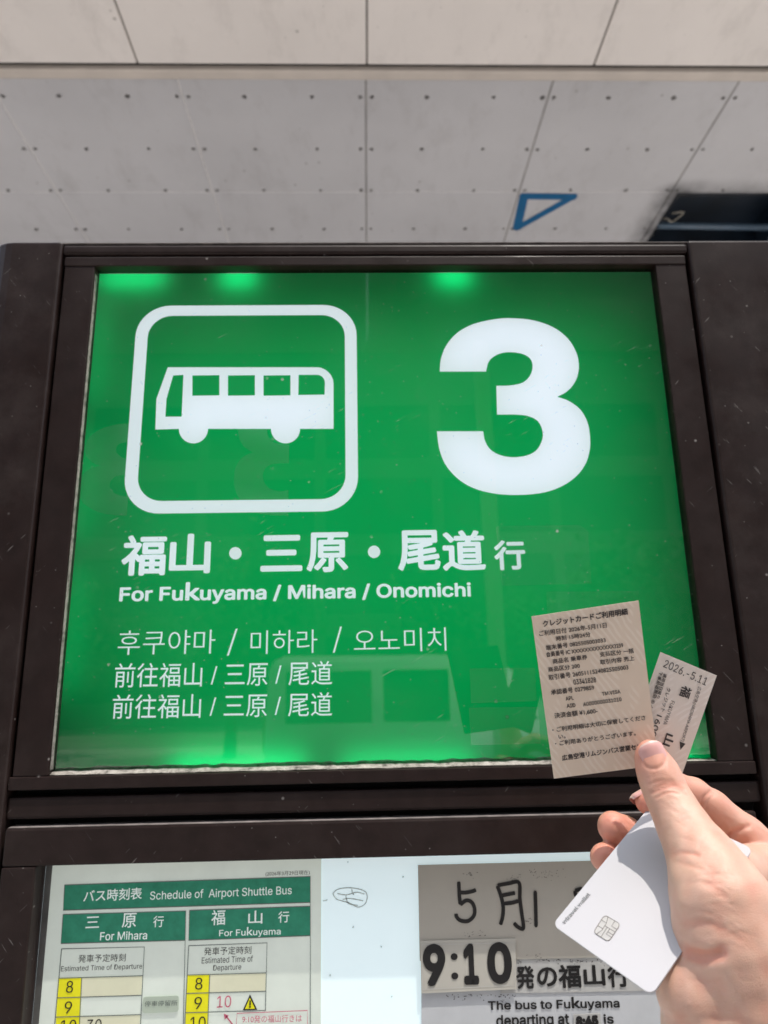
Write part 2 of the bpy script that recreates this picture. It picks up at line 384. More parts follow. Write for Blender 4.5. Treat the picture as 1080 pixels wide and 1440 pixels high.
# nearer roof strip, unseen, added dark for the pane's reflection, an open gap to the sky between the two
for k in range(3):
    for i in range(len(SEAM) - 1): tile(SEAM[i], SEAM[i + 1], -4.3 + k * 0.87, -4.3 + (k + 1) * 0.87, ZN, M_FRONT)
for xx in (-2.6, 0.86): box('unseen_column', xx - .05, xx + .05, -4.2, -4.1, 0.0, ZN, M_RAIL, canopy, .008)
box('edge_rail', -3.68, 3.76, Y0 + 2.350, Y0 + 2.397, ZN - 0.004, ZN + 0.05, M_RAIL, canopy, 0.006)
box('rail_groove', -3.68, 3.76, Y0 + 2.329, Y0 + 2.349, ZN + 0.02, ZN + 0.05, M_GAP, canopy)
box('riser_panel', -3.68, 3.76, Y0 + 2.36, Y0 + 2.39, ZN + 0.05, ZF + 0.2, M_CEIL_F, canopy)
box('roof_deck', -3.75, 3.80, Y0 + 2.30, Y0 + 5.80, ZF + 0.30, ZF + 0.36, M_RAIL, canopy)
def joint(x0, x1, y0, y1, z, mat):
    f = Flat(); f.quad((x0, y0, z), (x1, y0, z), (x1, y1, z), (x0, y1, z)); return f.build('joint', mat, canopy)
for i, x in enumerate(SEAM):
    joint(x - .0038, x + .0038, Yn0, Yn1, ZN + .010, M_JOINT_D)
    joint(x - .006, x + .006, Yrow[0], Yrow[-1], ZF + .004, M_JOINT_L if i in (2, 3) else M_JOINT_F)
for y in Yrow[1:-1]: joint(-3.68, 3.76, y - .006, y + .006, ZF + .006, M_JOINT_L)
# open service hatch with cables
hatch = bmesh.new(); t_ = 0.02
bm_box(hatch, hx0, hx0 + t_, hy0, hy1, ZF + .031, ZF + .25); bm_box(hatch, hx1 - t_, hx1, hy0, hy1, ZF + .031, ZF + .25)
bm_box(hatch, hx0 + t_, hx1 - t_, hy0, hy0 + t_, ZF + .031, ZF + .25); bm_box(hatch, hx0 + t_, hx1 - t_, hy1 - t_, hy1, ZF + .031, ZF + .25)
bm_box(hatch, hx0 + t_, hx1 - t_, hy0 + t_, hy1 - t_, ZF + .23, ZF + .25)
hb = from_bm('hatch_recess', hatch, M_NAVY, canopy); hb['label'] = 'dark open recess in the ceiling panel'
def tube(name, pts, r, mat, parent, seg=10):
    pts = [Vector(p) for p in pts]; vs, fs = [], []
    for i, p in enumerate(pts):
        t = (pts[min(i + 1, len(pts) - 1)] - pts[max(i - 1, 0)]).normalized()
        a = t.cross(Vector((0.13, 0.31, 0.94))).normalized(); b = t.cross(a)
        rr = r[i] if hasattr(r, '__len__') else r
        for k in range(seg): vs.append(p + (a * math.cos(2 * math.pi * k / seg) + b * math.sin(2 * math.pi * k / seg)) * rr)
    for i in range(len(pts) - 1):
        for k in range(seg): fs.append((i * seg + k, i * seg + (k + 1) % seg, (i + 1) * seg + (k + 1) % seg, (i + 1) * seg + k))
    fs += [tuple(range(seg)), tuple(reversed(range((len(pts) - 1) * seg, len(pts) * seg)))]
    return link(name, vs, fs, mat, parent, True)
tube('pipe', [(hx0 + .03, hy0 + .38, ZF + .05), (hx1 - .03, hy0 + .40, ZF + .05)], 0.022, M_PIPE, hb)
tube('cable', spline([(hx0 + .02, hy0 + .30, ZF + .05), (hx0 + .05, hy0 + .26, ZF + .01), (hx0 + .10, hy0 + .30, ZF + .02), (hx0 + .14, hy0 + .22, ZF + .03), (hx0 + .07, hy0 + .23, ZF + .03)]), 0.006, M_CABLE, hb)
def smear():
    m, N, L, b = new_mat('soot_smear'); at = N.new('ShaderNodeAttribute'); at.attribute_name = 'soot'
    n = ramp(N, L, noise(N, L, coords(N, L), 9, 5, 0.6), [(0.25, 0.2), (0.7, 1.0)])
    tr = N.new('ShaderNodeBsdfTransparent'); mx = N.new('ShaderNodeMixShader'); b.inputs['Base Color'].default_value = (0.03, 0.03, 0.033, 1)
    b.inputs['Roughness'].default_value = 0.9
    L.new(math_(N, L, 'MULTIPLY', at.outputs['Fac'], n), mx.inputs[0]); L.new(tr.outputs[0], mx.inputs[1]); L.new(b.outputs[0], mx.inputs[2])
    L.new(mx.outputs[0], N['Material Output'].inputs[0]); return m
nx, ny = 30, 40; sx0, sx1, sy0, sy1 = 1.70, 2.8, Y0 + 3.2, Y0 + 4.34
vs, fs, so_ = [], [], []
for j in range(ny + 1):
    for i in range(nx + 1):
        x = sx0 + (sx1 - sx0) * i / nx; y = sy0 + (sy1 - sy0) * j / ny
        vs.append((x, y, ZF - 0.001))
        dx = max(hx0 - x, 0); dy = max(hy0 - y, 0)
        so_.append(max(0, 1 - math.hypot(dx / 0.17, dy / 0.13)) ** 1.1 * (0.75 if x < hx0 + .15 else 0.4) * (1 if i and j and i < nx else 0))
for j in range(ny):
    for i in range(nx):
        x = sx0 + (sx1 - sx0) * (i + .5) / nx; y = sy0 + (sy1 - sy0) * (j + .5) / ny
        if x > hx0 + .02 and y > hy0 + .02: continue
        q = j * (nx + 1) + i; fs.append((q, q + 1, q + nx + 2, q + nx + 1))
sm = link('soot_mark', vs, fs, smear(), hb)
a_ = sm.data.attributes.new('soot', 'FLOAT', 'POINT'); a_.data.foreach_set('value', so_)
# blue tape triangle stuck to the ceiling
tri = Flat(); zt = ZF - 0.003; T = [on_level(*p, zt) for p in ((737, 276), (806, 277), (727, 321))]
for a, b in ((0, 1), (1, 2), (2, 0)):
    e = (T[b] - T[a]).normalized() * 0.02; k = Vector((0, 0, 0.0006 * a))
    tri.stroke([T[a] - e + k, T[b] + e + k], 0.056 if (a, b) != (1, 2) else 0.05, (0, 0, 1))
setp(tri.build('tape_triangle', M_TAPE), 'open triangle of blue tape stuck on the pale riveted ceiling above the sign', 'tape mark')

# ------------------------------------------------------------------ pillar with the lit sign
ZS = EYE.z
X0, X1, Z0, Z1 = -0.2381, 0.2662, ZS - 0.0605, ZS + 0.3636        # visible sign face
pillar = empty('sign_pillar', (0.015, 0.15, 0.0), 'dark brown metal bus stop pillar with a lit green number 3 panel and a white noticeboard', 'bus stop sign')
YF = -0.012                                                       # front of the panel frame
ZT = ZS + 0.3895
def post(x0, x1, outer):
    bm = bmesh.new(); bm_box(bm, x0, x1, -0.0150, 0.30, 0.0, ZT + 0.001)
    es = [e for e in bm.edges if abs(e.verts[0].co.x - outer) < 1e-5 and abs(e.verts[1].co.x - outer) < 1e-5 and abs(e.verts[0].co.z - e.verts[1].co.z) > 1]
    bmesh.ops.bevel(bm, geom=es, offset=0.024, segments=6, profile=0.5, affect='EDGES')
    es = [e for e in bm.edges if e.calc_face_angle(0) > 0.9]
    bmesh.ops.bevel(bm, geom=es, offset=0.0025, segments=3, profile=0.5, affect='EDGES')
    return from_bm('post', bm, MBD, pillar)
post(-0.335, -0.2675, -0.335); post(0.2975, 0.420, 0.420)
box('top_rail', -0.2675, 0.2975, -0.0135, 0.30, ZS + 0.3785, ZT - 0.0015, MB, pillar, 0.0025, 3)
box('back_plate', -0.2675, 0.2975, 0.16, 0.298, 0.10, ZS + 0.378, M_GAP, pillar)
box('plinth', -0.30, 0.38, -0.01, 0.29, 0.001, 0.10, MB, pillar)
box('shadow_gap', -0.2674, 0.2974, 0.004, 0.02, ZS - 0.105, ZS - 0.0660, M_GAP, pillar)
box('cross_rail', -0.2675, 0.2975, -0.010, 0.10, ZS - 0.0905, ZS - 0.0752, MB, pillar, 0.002)
fr = box('sign_frame', -0.2645, -0.2382, YF, 0.05, ZS - 0.0605, ZS + 0.3672, MB, pillar, 0.0008)
fr.name = 'frame_stile'
box('frame_stile', 0.2663, 0.2940, YF, 0.05, ZS - 0.0605, ZS + 0.3672, MB, pillar, 0.0008)
box('frame_rail', -0.2650, 0.2942, YF - 0.0006, 0.05, ZS + 0.3674, ZS + 0.3762, MB, pillar, 0.0008)
box('frame_rail', -0.2668, 0.2948, YF - 0.0006, 0.05, ZS - 0.0700, ZS - 0.0607, MB, pillar, 0.0008)
# shadow line between posts and frame
for a, b in ((-0.2674, -0.2652), (0.2944, 0.2974)): box('shadow_gap', a, b, 0.0, 0.04, ZS - 0.066, ZS + 0.3785, M_GAP, pillar)
# dust on the ledges of the recess
def ledge():
    n = 80; vs, fs = [], []
    rn = random.Random(3)
    for i in range(n + 1):
        x = X0 + 0.0002 + (X1 - X0 - 0.0004) * i / n
        h = 0.0038 + 0.0018 * rn.random() - (0.0035 if x > 0.235 else 0)
        vs += [(x, -0.0005, Z0 + max(h, .0003) ), (x, YF + 0.0008 + 0.0015 * rn.random(), Z0 + 0.0006), (x, YF + 0.002, Z0 + 0.0001), (x, -0.0004, Z0 + 0.0001)]
    for i in range(n):
        for k in range(4): fs.append((i * 4 + k, i * 4 + (k + 1) % 4, i * 4 + 4 + (k + 1) % 4, i * 4 + 4 + k))
    return link('dust_ledge', vs, fs, M_DUST, pillar)
ledge()
M_EDGELIT = simple('painted_edge_light', (0.20, 0.175, 0.165), 0.9, 0.35, 90)  # pale strips that paint the sunlit top edges of pillar and rails
box('lit_edge_strip', -0.315, 0.40, -0.0115, 0.28, ZT + 0.0011, ZT + 0.0018, M_EDGELIT, pillar)
box('lit_edge_strip', -0.2630, 0.2740, YF - .0012, 0.0, ZS - 0.09575, ZS - 0.0953, M_EDGELIT, pillar)
box('lit_edge_strip', -0.2640, 0.2930, YF + .0004, 0.004, ZS + 0.37625, ZS + 0.3767, M_EDGELIT, pillar)
lr = Flat(); lr.quad((X0 + .0004, YF + .0012, Z0 + .004), (X0 + .0004, YF + .0012, Z1 - .003), (X0 + .0004, -.0045, Z1 - .003), (X0 + .0004, -.0045, Z0 + .004)); lr.build('dust_ledge', M_DUST, pillar)

face = Flat(); face.quad((X0 - .003, 0, Z0 - .004), (X1 + .003, 0, Z0 - .004), (X1 + .003, 0, Z1 + .0037), (X0 - .003, 0, Z1 + .0037))
panel = face.build('sign_panel', M_GREEN, pillar)
# white-lined lamp box behind the face and its lamps
bm = bmesh.new(); yb = 0.07
for a in ((X0 - .004, X1 + .004, yb, yb + .004, Z0 - .004, Z1 + .004), (X0 - .008, X0 - .004, .003, yb + .004, Z0 - .004, Z1 + .004), (X1 + .004, X1 + .008, .003, yb + .004, Z0 - .004, Z1 + .004),
          (X0 - .008, X1 + .008, .003, yb + .004, Z1 + .0041, Z1 + .008), (X0 - .008, X1 + .008, .003, yb + .004, Z0 - .008, Z0 - .0041)): bm_box(bm, *a)
from_bm('lamp_box', bm, M_CAVITY, pillar)
def lamp(kind, loc, e, col=(1, 1, 1), size=None, rot=None):
    l = bpy.data.lights.new('sign_lamp', kind); l.energy = e; l.color = col
    o = bpy.data.objects.new('sign_lamp', l); C.objects.link(o); o.parent = pillar; o.location = Vector(loc) - pillar.location
    if kind == 'AREA': l.shape = 'RECTANGLE'; l.size, l.size_y = size
    else: l.shadow_soft_size = size
    if rot: o.rotation_euler = rot
    return o
lamp('AREA', (0.014, 0.06, ZS + 0.13), 0.31, (1, 1, 1), (0.45, 0.38), (R_(-90), 0, 0))
def led(x, z, e, wd=0.012): lamp('AREA', (x, 0.014, z), e * 0.30, (1, 1, 1), (wd, 0.012), (R_(-90), 0, 0))
for x, e, wd in ((-0.208, .030, 0.055), (-0.113, .020, 0.028), (0.083, .020, 0.028)): led(x, Z1 + 0.000, e, wd)
for x, e, wd in ((-0.10, .075, 0.10), (0.03, .05, 0.10), (0.23, .035, .04)): led(x, Z0 + 0.001, e, wd)
for z_ in (ZS + .05, ZS + .17, ZS + .29): lamp('AREA', (X0 + .004, .02, z_), .004, (1, 1, 1), (.004, .10), (R_(-90), 0, 0))

# printing on the green face
yp = -0.0006; NF = Vector((0, -1, 0))
def FP(px, py, y=yp): return on_face(px, py, y)
def word(f, s, bl, br, h, y=yp, bold=0.0):         # ink box lower-left and lower-right in the photo, height in photo pixels
    a, b = FP(*bl, y), FP(*br, y); up = FP(bl[0], bl[1] - h, y) - a; up.x = 0
    f.text(s, a, b, up, NF, bold)
def rounded(x0, x1, z0, z1, r, y, n=10):
    out = []
    for cx, cz, a0 in ((x1 - r, z1 - r, 0), (x0 + r, z1 - r, 90), (x0 + r, z0 + r, 180), (x1 - r, z0 + r, 270)):
        for k in range(n + 1):
            a = R_(a0 + 90 * k / n); out.append(Vector((cx + r * math.cos(a), y, cz + r * math.sin(a))))
    return out
f = Flat(); f.poly([rounded(-.2018, -.0060, ZS + .1425, ZS + .3346, .030, yp), rounded(-.1910, -.0165, ZS + .1532, ZS + .3245, .021, yp)])
f.build('symbol_border', M_GLYPH, panel)
def Z2(x, y): return FP(x / 2, 340 + y / 2)
def arc(cx, cy, r, a0, a1, n=14): return [(cx + r * math.cos(R_(a0 + (a1 - a0) * k / n)), cy + r * math.sin(R_(a0 + (a1 - a0) * k / n))) for k in range(n + 1)]
bus = [(472, 353)] + arc(890, 401, 48, -90, 0) + [(938, 526)] + arc(803, 526, 41, 0, 180) + arc(544, 526, 41, 0, 180) + [(437, 528), (440, 442)]
wins = [[(487, 376), (516, 374), (511, 492), (465, 492), (468, 442)]] + [[(a, 376), (a + 76, 375), (a + 76, 432), (a, 433)] for a in (541, 641, 741)] + [[(840, 374)] + arc(891, 397, 23, -90, 0) + [(913, 430), (839, 431)]]
f = Flat(); f.poly([[Z2(*p) for p in bus]] + [[Z2(*p) for p in wv] for wv in wins]); f.build('bus_symbol', M_GLYPH, panel)
def Z3(p): return FP(540 + p[0] / 2, 340 + p[1] / 2)
seg3 = [[(157, 365), (160, 330), (175, 292), (205, 257), (250, 232), (310, 218), (360, 215), (420, 221), (475, 240), (517, 272), (541, 312), (548, 347), (544, 378), (530, 405), (510, 424), (487, 436)],
        [(487, 436), (520, 448), (552, 472), (572, 507), (579, 545), (579, 582), (568, 622), (543, 657), (503, 686), (450, 705), (380, 712), (310, 708), (250, 692), (205, 664), (172, 625), (155, 580), (149, 533)],
        [(279, 533), (284, 560), (300, 585), (327, 600), (362, 606), (402, 601), (431, 584), (446, 553), (444, 525), (431, 503), (405, 490), (370, 486), (318, 486)],
        [(316, 405), (355, 404), (390, 396), (411, 376), (418, 350), (412, 330), (394, 317), (365, 311), (335, 312), (310, 322), (294, 338), (287, 365)]]
loop = []
for sgm in seg3:
    s_ = [Z3(p) for p in sgm]; q = spline(s_, 4)
    if loop and (loop[-1] - q[0]).length < 1e-6: q = q[1:]
    loop += q
f = Flat(); f.poly([loop]); f.build('numeral', M_GLYPH, panel)
f = Flat()
for s, bl, br, h, bd in (('福', (169, 810), (232, 809), 57, .026), ('山', (237, 807), (295, 806), 56, .026), ('三', (366, 804), (425, 803), 51, .026), ('原', (431, 805), (490, 804), 56, .026),
                     ('尾', (560, 803), (620, 802), 57, .026), ('道', (623, 803), (684, 802), 57, .026), ('行', (696, 802), (740, 801), 42, .026)): word(f, s, bl, br, h, bold=bd)
for c in ((331, 778), (526, 776)):
    f.poly([[FP(c[0] + 8.7 * math.cos(k * math.pi / 12), c[1] + 8.7 * math.sin(k * math.pi / 12)) for k in range(24)]])
f.build('lettering', M_GLYPH, panel)
f = Flat(); word(f, 'For Fukuyama / Mihara / Onomichi', (167, 851), (663, 844), 31, bold=.022); f.build('lettering', M_GLYPH, panel)
f = Flat()
for s, bl, br, h in (('후쿠야마', (165, 921), (302, 919), 34), ('/', (319, 922), (333, 921), 37), ('미하라', (352, 920), (446, 918), 33), ('/', (468, 918), (481, 917), 36), ('오노미치', (498, 918), (628, 915), 33)): word(f, s, bl, br, h, bold=-.008)
f.build('lettering', M_GLYPH, panel)
for s, bl, br in (('前往福山 / 三原 / 尾道', (160, 967), (467, 963)), ('前往福山 / 三原 / 尾道', (157, 1011), (467, 1007))):
    f = Flat(); word(f, s, bl, br, 34); f.build('lettering', M_GLYPH, panel)
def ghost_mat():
    m, N, L, b = new_mat('painted_reflection_green'); tr = N.new('ShaderNodeBsdfTransparent'); mx = N.new('ShaderNodeMixShader')
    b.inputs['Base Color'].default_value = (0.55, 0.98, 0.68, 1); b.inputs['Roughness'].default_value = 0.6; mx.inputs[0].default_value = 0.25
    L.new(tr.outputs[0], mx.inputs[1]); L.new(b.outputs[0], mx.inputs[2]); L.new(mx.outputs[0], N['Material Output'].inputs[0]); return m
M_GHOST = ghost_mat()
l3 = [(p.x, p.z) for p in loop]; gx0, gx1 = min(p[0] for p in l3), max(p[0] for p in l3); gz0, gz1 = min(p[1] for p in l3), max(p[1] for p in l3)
def ghost(a, b, cut):                              # painted reflection of an opposite sign's numeral, mirrored, lost beyond cut
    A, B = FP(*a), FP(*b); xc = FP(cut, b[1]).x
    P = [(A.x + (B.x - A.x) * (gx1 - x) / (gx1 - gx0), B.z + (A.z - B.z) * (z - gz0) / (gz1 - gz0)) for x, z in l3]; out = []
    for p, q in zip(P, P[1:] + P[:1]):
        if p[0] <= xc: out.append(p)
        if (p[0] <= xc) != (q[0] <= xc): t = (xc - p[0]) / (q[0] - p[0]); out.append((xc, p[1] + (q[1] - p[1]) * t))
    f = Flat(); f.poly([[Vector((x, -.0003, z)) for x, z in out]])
    o = f.build('reflected_numeral', M_GHOST, panel); o['label'] = 'faint mirrored numeral painted on the face as a reflection'
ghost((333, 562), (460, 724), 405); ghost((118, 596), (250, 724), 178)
g = Flat(); g.quad((X0, -.006, Z0 + .0046), (X1, -.006, Z0 + .0046), (X1, -.006, Z1), (X0, -.006, Z1)); g.build('cover_pane', M_PANE, pillar)
# clear tape left on the pane
def film(loop_px, label):
    f = Flat(); pts = [on_face(*p, -.0063) for p in loop_px]; f.poly([pts]); k = [p + Vector((0, -.0002, 0)) for p in pts] ; f.stroke(k + [k[0]], .0009, NF)
    o = f.build('tape_film', M_FILM)
    for p in o.data.polygons:
        if p.normal.y > 0: p.flip()
    return setp(o, label, 'clear tape', 'clear tape pieces on the green pane')
film([(698, 741), (815, 739), (826, 747), (831, 820), (706, 823)], 'clear tape rectangle on the green pane below the big numeral, right of the heading text')
film([(769, 833), (898, 832), (903, 905), (772, 908)], 'clear tape rectangle on the green pane, partly behind the top of the beige receipt')

film([(661, 941), (752, 940), (754, 985), (663, 988)], 'small clear tape strip low on the green pane, directly left of the beige receipt')
film([(660, 996), (756, 995), (760, 1045), (663, 1047)], 'clear tape strip with dirty edges, lowest one on the green pane beside the receipt')
# ------------------------------------------------------------------ lower noticeboard (part of the pillar)
YD = -0.014
def dz(py, x): return on_face(x, py, YD).z
db = ZS - 0.46
ztop = ZS - 0.0958
bz = ZS - 0.1240; bx0, bx1 = -0.2405, 0.2700
box('door_rail', -0.2648, 0.2760, YD, 0.03, bz * 1.0 + 0.0025, ztop, MB, pillar, 0.0016)
box('door_stile', -0.2648, bx0, YD, 0.03, db, bz + 0.0023, MB, pillar, 0.0012)
box('door_stile', bx1, 0.2760, YD, 0.03, db, bz + 0.0023, MB, pillar, 0.0012)
box('door_rail', bx0 + .0002, bx1 - .0002, YD, 0.03, db, db + 0.026, MB, pillar, 0.0012)
box('hinge_block', 0.2785, 0.2905, YD + .002, 0.03, db, ztop - 0.0005, MB, pillar, 0.0016)
box('lower_panel', -0.2675, 0.2975, -0.008, 0.03, 0.10, db - 0.004, MB, pillar, 0.002)
box('shadow_gap', -0.2674, 0.2974, 0.032, 0.04, db - 0.004, ZS - 0.0905, M_GAP, pillar)
YB = 0.004
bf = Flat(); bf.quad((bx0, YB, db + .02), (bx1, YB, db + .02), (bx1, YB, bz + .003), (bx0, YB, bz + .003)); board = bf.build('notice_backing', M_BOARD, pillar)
ms = Flat(); ms.quad((bx0 + .0002, YB - .0003, db + .02), (bx0 + .0052, YB - .0003, db + .02), (bx0 + .0052, YB - .0003, bz + .002), (bx0 + .0002, YB - .0003, bz + .002)); ms.build('metal_edge', simple('grey_metal_edge', (0.25, 0.25, 0.24), 0.35, 0.2, 60, metal=0.6), board)
res = Flat(); rr = random.Random(11)
def Z7(x, y): return (420 + x / 2.25, 1100 + y / 2.25)
def Z6(x, y): return (x / 2.25, 1080 + y / 2.25)
for lp in ([(108, 352), (125, 338), (170, 334), (214, 348), (212, 380), (190, 396), (160, 380), (120, 372)], [(120, 350), (150, 356), (185, 350), (208, 356)], [(140, 372), (165, 368), (205, 374)], [(168, 336), (170, 350), (176, 358)], [(75, 374), (90, 371)], [(150, 360), (158, 385), (186, 390)]):
    pts = [on_face(*Z7(x + rr.uniform(-2, 2), y + rr.uniform(-2, 2)), YB - .0003) for x, y in lp]
    if len(lp) > 6: pts.append(pts[0])
    res.stroke(spline(pts, 5), .0008, NF)
for q in ((172, 458), (295, 678), (156, 252), (262, 520), (330, 300), (100, 610)):
    p = on_face(*Z7(*q), YB - .0003); res.poly([[p + Vector((rr.uniform(.0004, .0012) * math.cos(a), 0, rr.uniform(.0004, .0012) * math.sin(a))) for a in (0, 1.2, 2.4, 3.7, 5)]])
res.build('tape_residue', simple('residue', (0.60, 0.66, 0.63), 0.7, 0.3, 500), board)

def sheet_thing(name, pts, y, mat, label, cat, thick=0.0004, group=None):
    """a thin paper sheet with real thickness, front at y"""
    c = sum(pts, Vector()) / len(pts); n = len(pts)
    vs = [Vector((p.x, y, p.z)) for p in pts] + [Vector((p.x, y + thick, p.z)) for p in pts]
    fs = [tuple(range(n)), tuple(range(2 * n - 1, n - 1, -1))] + [(i, n + i, n + (i + 1) % n, (i + 1) % n) for i in range(n)]
    o = link(name, vs, fs, mat, None, origin=(c.x, y, c.z)); return setp(o, label, cat, group)
# --- timetable
yt = YB - .0010; ty = yt - .0003
tl, tr = on_face(74, 1217, yt), on_face(452, 1206, yt)
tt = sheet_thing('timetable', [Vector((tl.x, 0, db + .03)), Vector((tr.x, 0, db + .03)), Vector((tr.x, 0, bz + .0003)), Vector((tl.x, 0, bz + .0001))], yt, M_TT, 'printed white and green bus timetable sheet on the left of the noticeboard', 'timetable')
def Q6(*p): return [on_face(*Z6(x, y), ty) for x, y in p]
def w6(f, s, bl, br, h, bold=0.0, y=ty - .0003): word(f, s, Z6(*bl), Z6(*br), h / 2.25, y, bold)
f = Flat()
for q in (((205, 370), (982, 343), (982, 425), (200, 450)), ((200, 463), (588, 452), (586, 545), (193, 555)), ((600, 450), (982, 437), (982, 530), (597, 545))):
    f = Flat(); f.quad(*reversed(Q6(*q))); f.build('green_band', M_BAND, tt)
f = Flat()
for q in (((184, 665), (259, 662), (252, 840), (175, 843)), ((592, 655), (664, 652), (658, 830), (586, 833))):
    f = Flat(); f.quad(*reversed(Q6(*q))); f.build('hour_column', M_YEL, tt)
f = Flat()
for q in (((259, 662), (451, 657), (447, 719), (257, 725)), ((255, 786), (444, 780), (440, 840), (252, 845)), ((664, 652), (841, 648), (840, 706), (662, 711))):
    f = Flat(); f.quad(*reversed(Q6(*q))); f.build('row_tint', M_CREAM, tt)
f = Flat(); NL = 0.0006
for a in (((205, 370), (982, 343), (982, 850)), ((205, 370), (200, 450), (982, 425)), ((200, 463), (588, 452), (580, 840)), ((200, 463), (193, 555), (586, 545)), ((600, 450), (982, 437)), ((600, 450), (597, 545), (982, 530)),
          ((195, 572), (457, 566), (443, 850)), ((195, 572), (170, 850)), ((187, 665), (452, 657)), ((181, 727), (448, 719)), ((177, 788), (445, 780)), ((259, 662), (250, 850)),
          ((597, 562), (845, 553), (840, 768)), ((597, 562), (583, 850)), ((593, 655), (842, 648)), ((591, 713), (841, 706)), ((588, 774), (840, 767)), ((664, 652), (656, 850))):
    f.stroke([p + Vector((0, -.0002, 0)) for p in Q6(*a)], NL, NF)
f.build('ruled_line', M_GREYINK, tt)
def line6(mat, s, bl, br, h, bold=0.0): f = Flat(); w6(f, s, bl, br, h, bold); f.build('lettering', mat, tt)
line6(M_PALE, 'バス時刻表', (263, 425), (448, 415), 38, .012); line6(M_PALE, 'Schedule of  Airport Shuttle Bus', (474, 424), (923, 406), 34, .004)
for s, bl, br, h in (('三', (270, 507), (313, 505), 36), ('原', (385, 506), (430, 504), 46), ('行', (484, 504), (517, 503), 36), ('For Mihara', (316, 546), (465, 542), 27), ('福', (668, 498), (712, 496), 48), ('山', (785, 494), (830, 492), 42), ('行', (880, 490), (915, 488), 36), ('For Fukuyama', (693, 538), (888, 532), 32)): line6(M_PALE, s, bl, br, h, .008)
for s, bl, br, h in (('(2026年3月29日現在)', (840, 344), (980, 339), 16), ('発車予定時刻', (247, 616), (397, 612), 25), ('Estimated Time of Departure', (192, 648), (449, 639), 21), ('8', (208, 712), (230, 711), 38), ('9', (203, 777), (226, 776), 38), ('10', (190, 838), (240, 836), 40), ('30', (273, 836), (320, 834), 40),
                     ('発車予定時刻', (645, 593), (795, 588), 25), ('Estimated Time of', (638, 619), (800, 613), 20), ('Departure', (674, 646), (763, 642), 22), ('8', (617, 702), (640, 701), 38), ('9', (614, 763), (638, 762), 38), ('10', (601, 828), (650, 826), 40)): line6(M_INK, s, bl, br, h)
f = Flat(); w6(f, '10', (686, 759), (731, 757), 37); w6(f, '9:10発の福山行きは', (766, 807), (955, 803), 23)
f.stroke([p + Vector((0, -.0002, 0)) for p in Q6((745, 850), (750, 776), (973, 767), (973, 850))], .0005, NF)
f.stroke(Q6((742, 820), (716, 786)), .0009, NF); f.poly([Q6((708, 777), (724, 784), (711, 796))])
f.build('lettering', M_PINK, tt, 'pink departure time and remark')
f = Flat(); f.poly([Q6((768, 767), (814, 765), (791, 716))]); wt = f.build('warning_triangle', M_INK, tt)
f = Flat(); f.poly([[p + Vector((0, -.0003, 0)) for p in Q6((775, 762), (807, 761), (791, 726))]]); f.build('triangle_fill', M_YEL, wt)
f = Flat(); w6(f, '!', (788, 759), (794, 759), 24, .03, ty - .0008); f.build('exclamation_mark', M_INK, wt)
pp = [on_face(*Z6(*p), ty - .0006) for p in ((452, 735), (454, 727), (460, 724), (556, 720), (564, 722), (566, 728), (565, 764), (562, 770), (556, 772), (459, 776), (452, 773), (450, 768))]
st = sheet_thing('stop_sticker', pp, ty - .0006, M_PATCH, 'small pale green sticker with five characters stuck on the timetable', 'sticker', .0003)
f = Flat(); w6(f, '停車停留所', (457, 755), (561, 751), 17, 0, ty - .0009); f.build('lettering', M_GREYINK, st)
# --- notices on the right
def P7(*p, y): return [on_face(*Z7(x, yy), y) for x, yy in p]
def w7(f, s, bl, br, h, y, bold=0.0): word(f, s, Z7(*bl), Z7(*br), h / 2.25, y, bold)
y1 = YB - .0010
ns = sheet_thing('white_notice', P7((388, 900), (1330, 880), (1330, 575), (388, 585), y=y1), y1, M_WHITE, 'white paper notice in English at the bottom edge, below the grey date sheet', 'notice')
for a in (('The bus to Fukuyama', (600, 728), (1017, 720), 44), ('departing at', (626, 782), (858, 776), 46), ('is', (966, 765), (998, 764), 31)):
    f = Flat(); w7(f, *a, y1 - .0003, .02); f.build('lettering', M_INK, ns)
sp_ = sheet_thing('white_strip', P7((640, 668), (1330, 656), (1330, 552), (640, 558), y=y1 - .0006), y1 - .0006, M_STRIP, 'stained white strip with bold black Japanese characters beside the 9:10 label', 'notice strip')
f = Flat()
for s, bl, br, h in (('発', (690, 655), (748, 654), 74), ('の', (756, 648), (820, 646), 62), ('福', (824, 652), (896, 650), 74), ('山', (904, 645), (972, 643), 66), ('行', (980, 650), (1048, 648), 74)): w7(f, s, bl, br, h, y1 - .0009, .03)
f.build('lettering', M_INK, sp_)
gs = sheet_thing('date_sheet', P7((383, 566), (1262, 548), (1262, 240), (377, 262), y=y1 - .0012), y1 - .0012, M_NOTICE, 'plain grey sheet with a handwritten date in black marker on the right of the noticeboard', 'date sheet')
def Z8(x, y): return on_face(600 + x / 4.5, 1200 + y / 4.5, y1 - .0015)
inks = [Flat() for _ in range(4)]
for k, stv in enumerate(([(203, 178), (206, 250), (212, 325)], [(212, 248), (250, 248), (290, 240), (312, 230)], [(212, 326), (250, 298), (285, 310), (303, 350), (298, 395), (262, 428), (215, 425), (190, 402), (186, 382)],
            [(447, 205), (470, 270), (484, 340), (480, 405), (466, 452)], [(447, 203), (520, 190), (584, 186), (590, 290), (603, 390), (612, 472), (580, 468), (552, 440)], [(470, 268), (520, 258), (560, 250)], [(490, 318), (540, 312), (582, 300)], [(687, 235), (690, 350), (692, 468)], [(938, 236), (944, 275)], [(938, 236), (985, 222)], [(985, 222), (1010, 330)])):
    pts = spline([Z8(*p) for p in stv], 6)
    inks[0 if k < 3 else 1 if k < 7 else 2 if k < 8 else 3].stroke([p + Vector((0, -.00002 * k, 0)) for p in pts], .0027, NF, True)
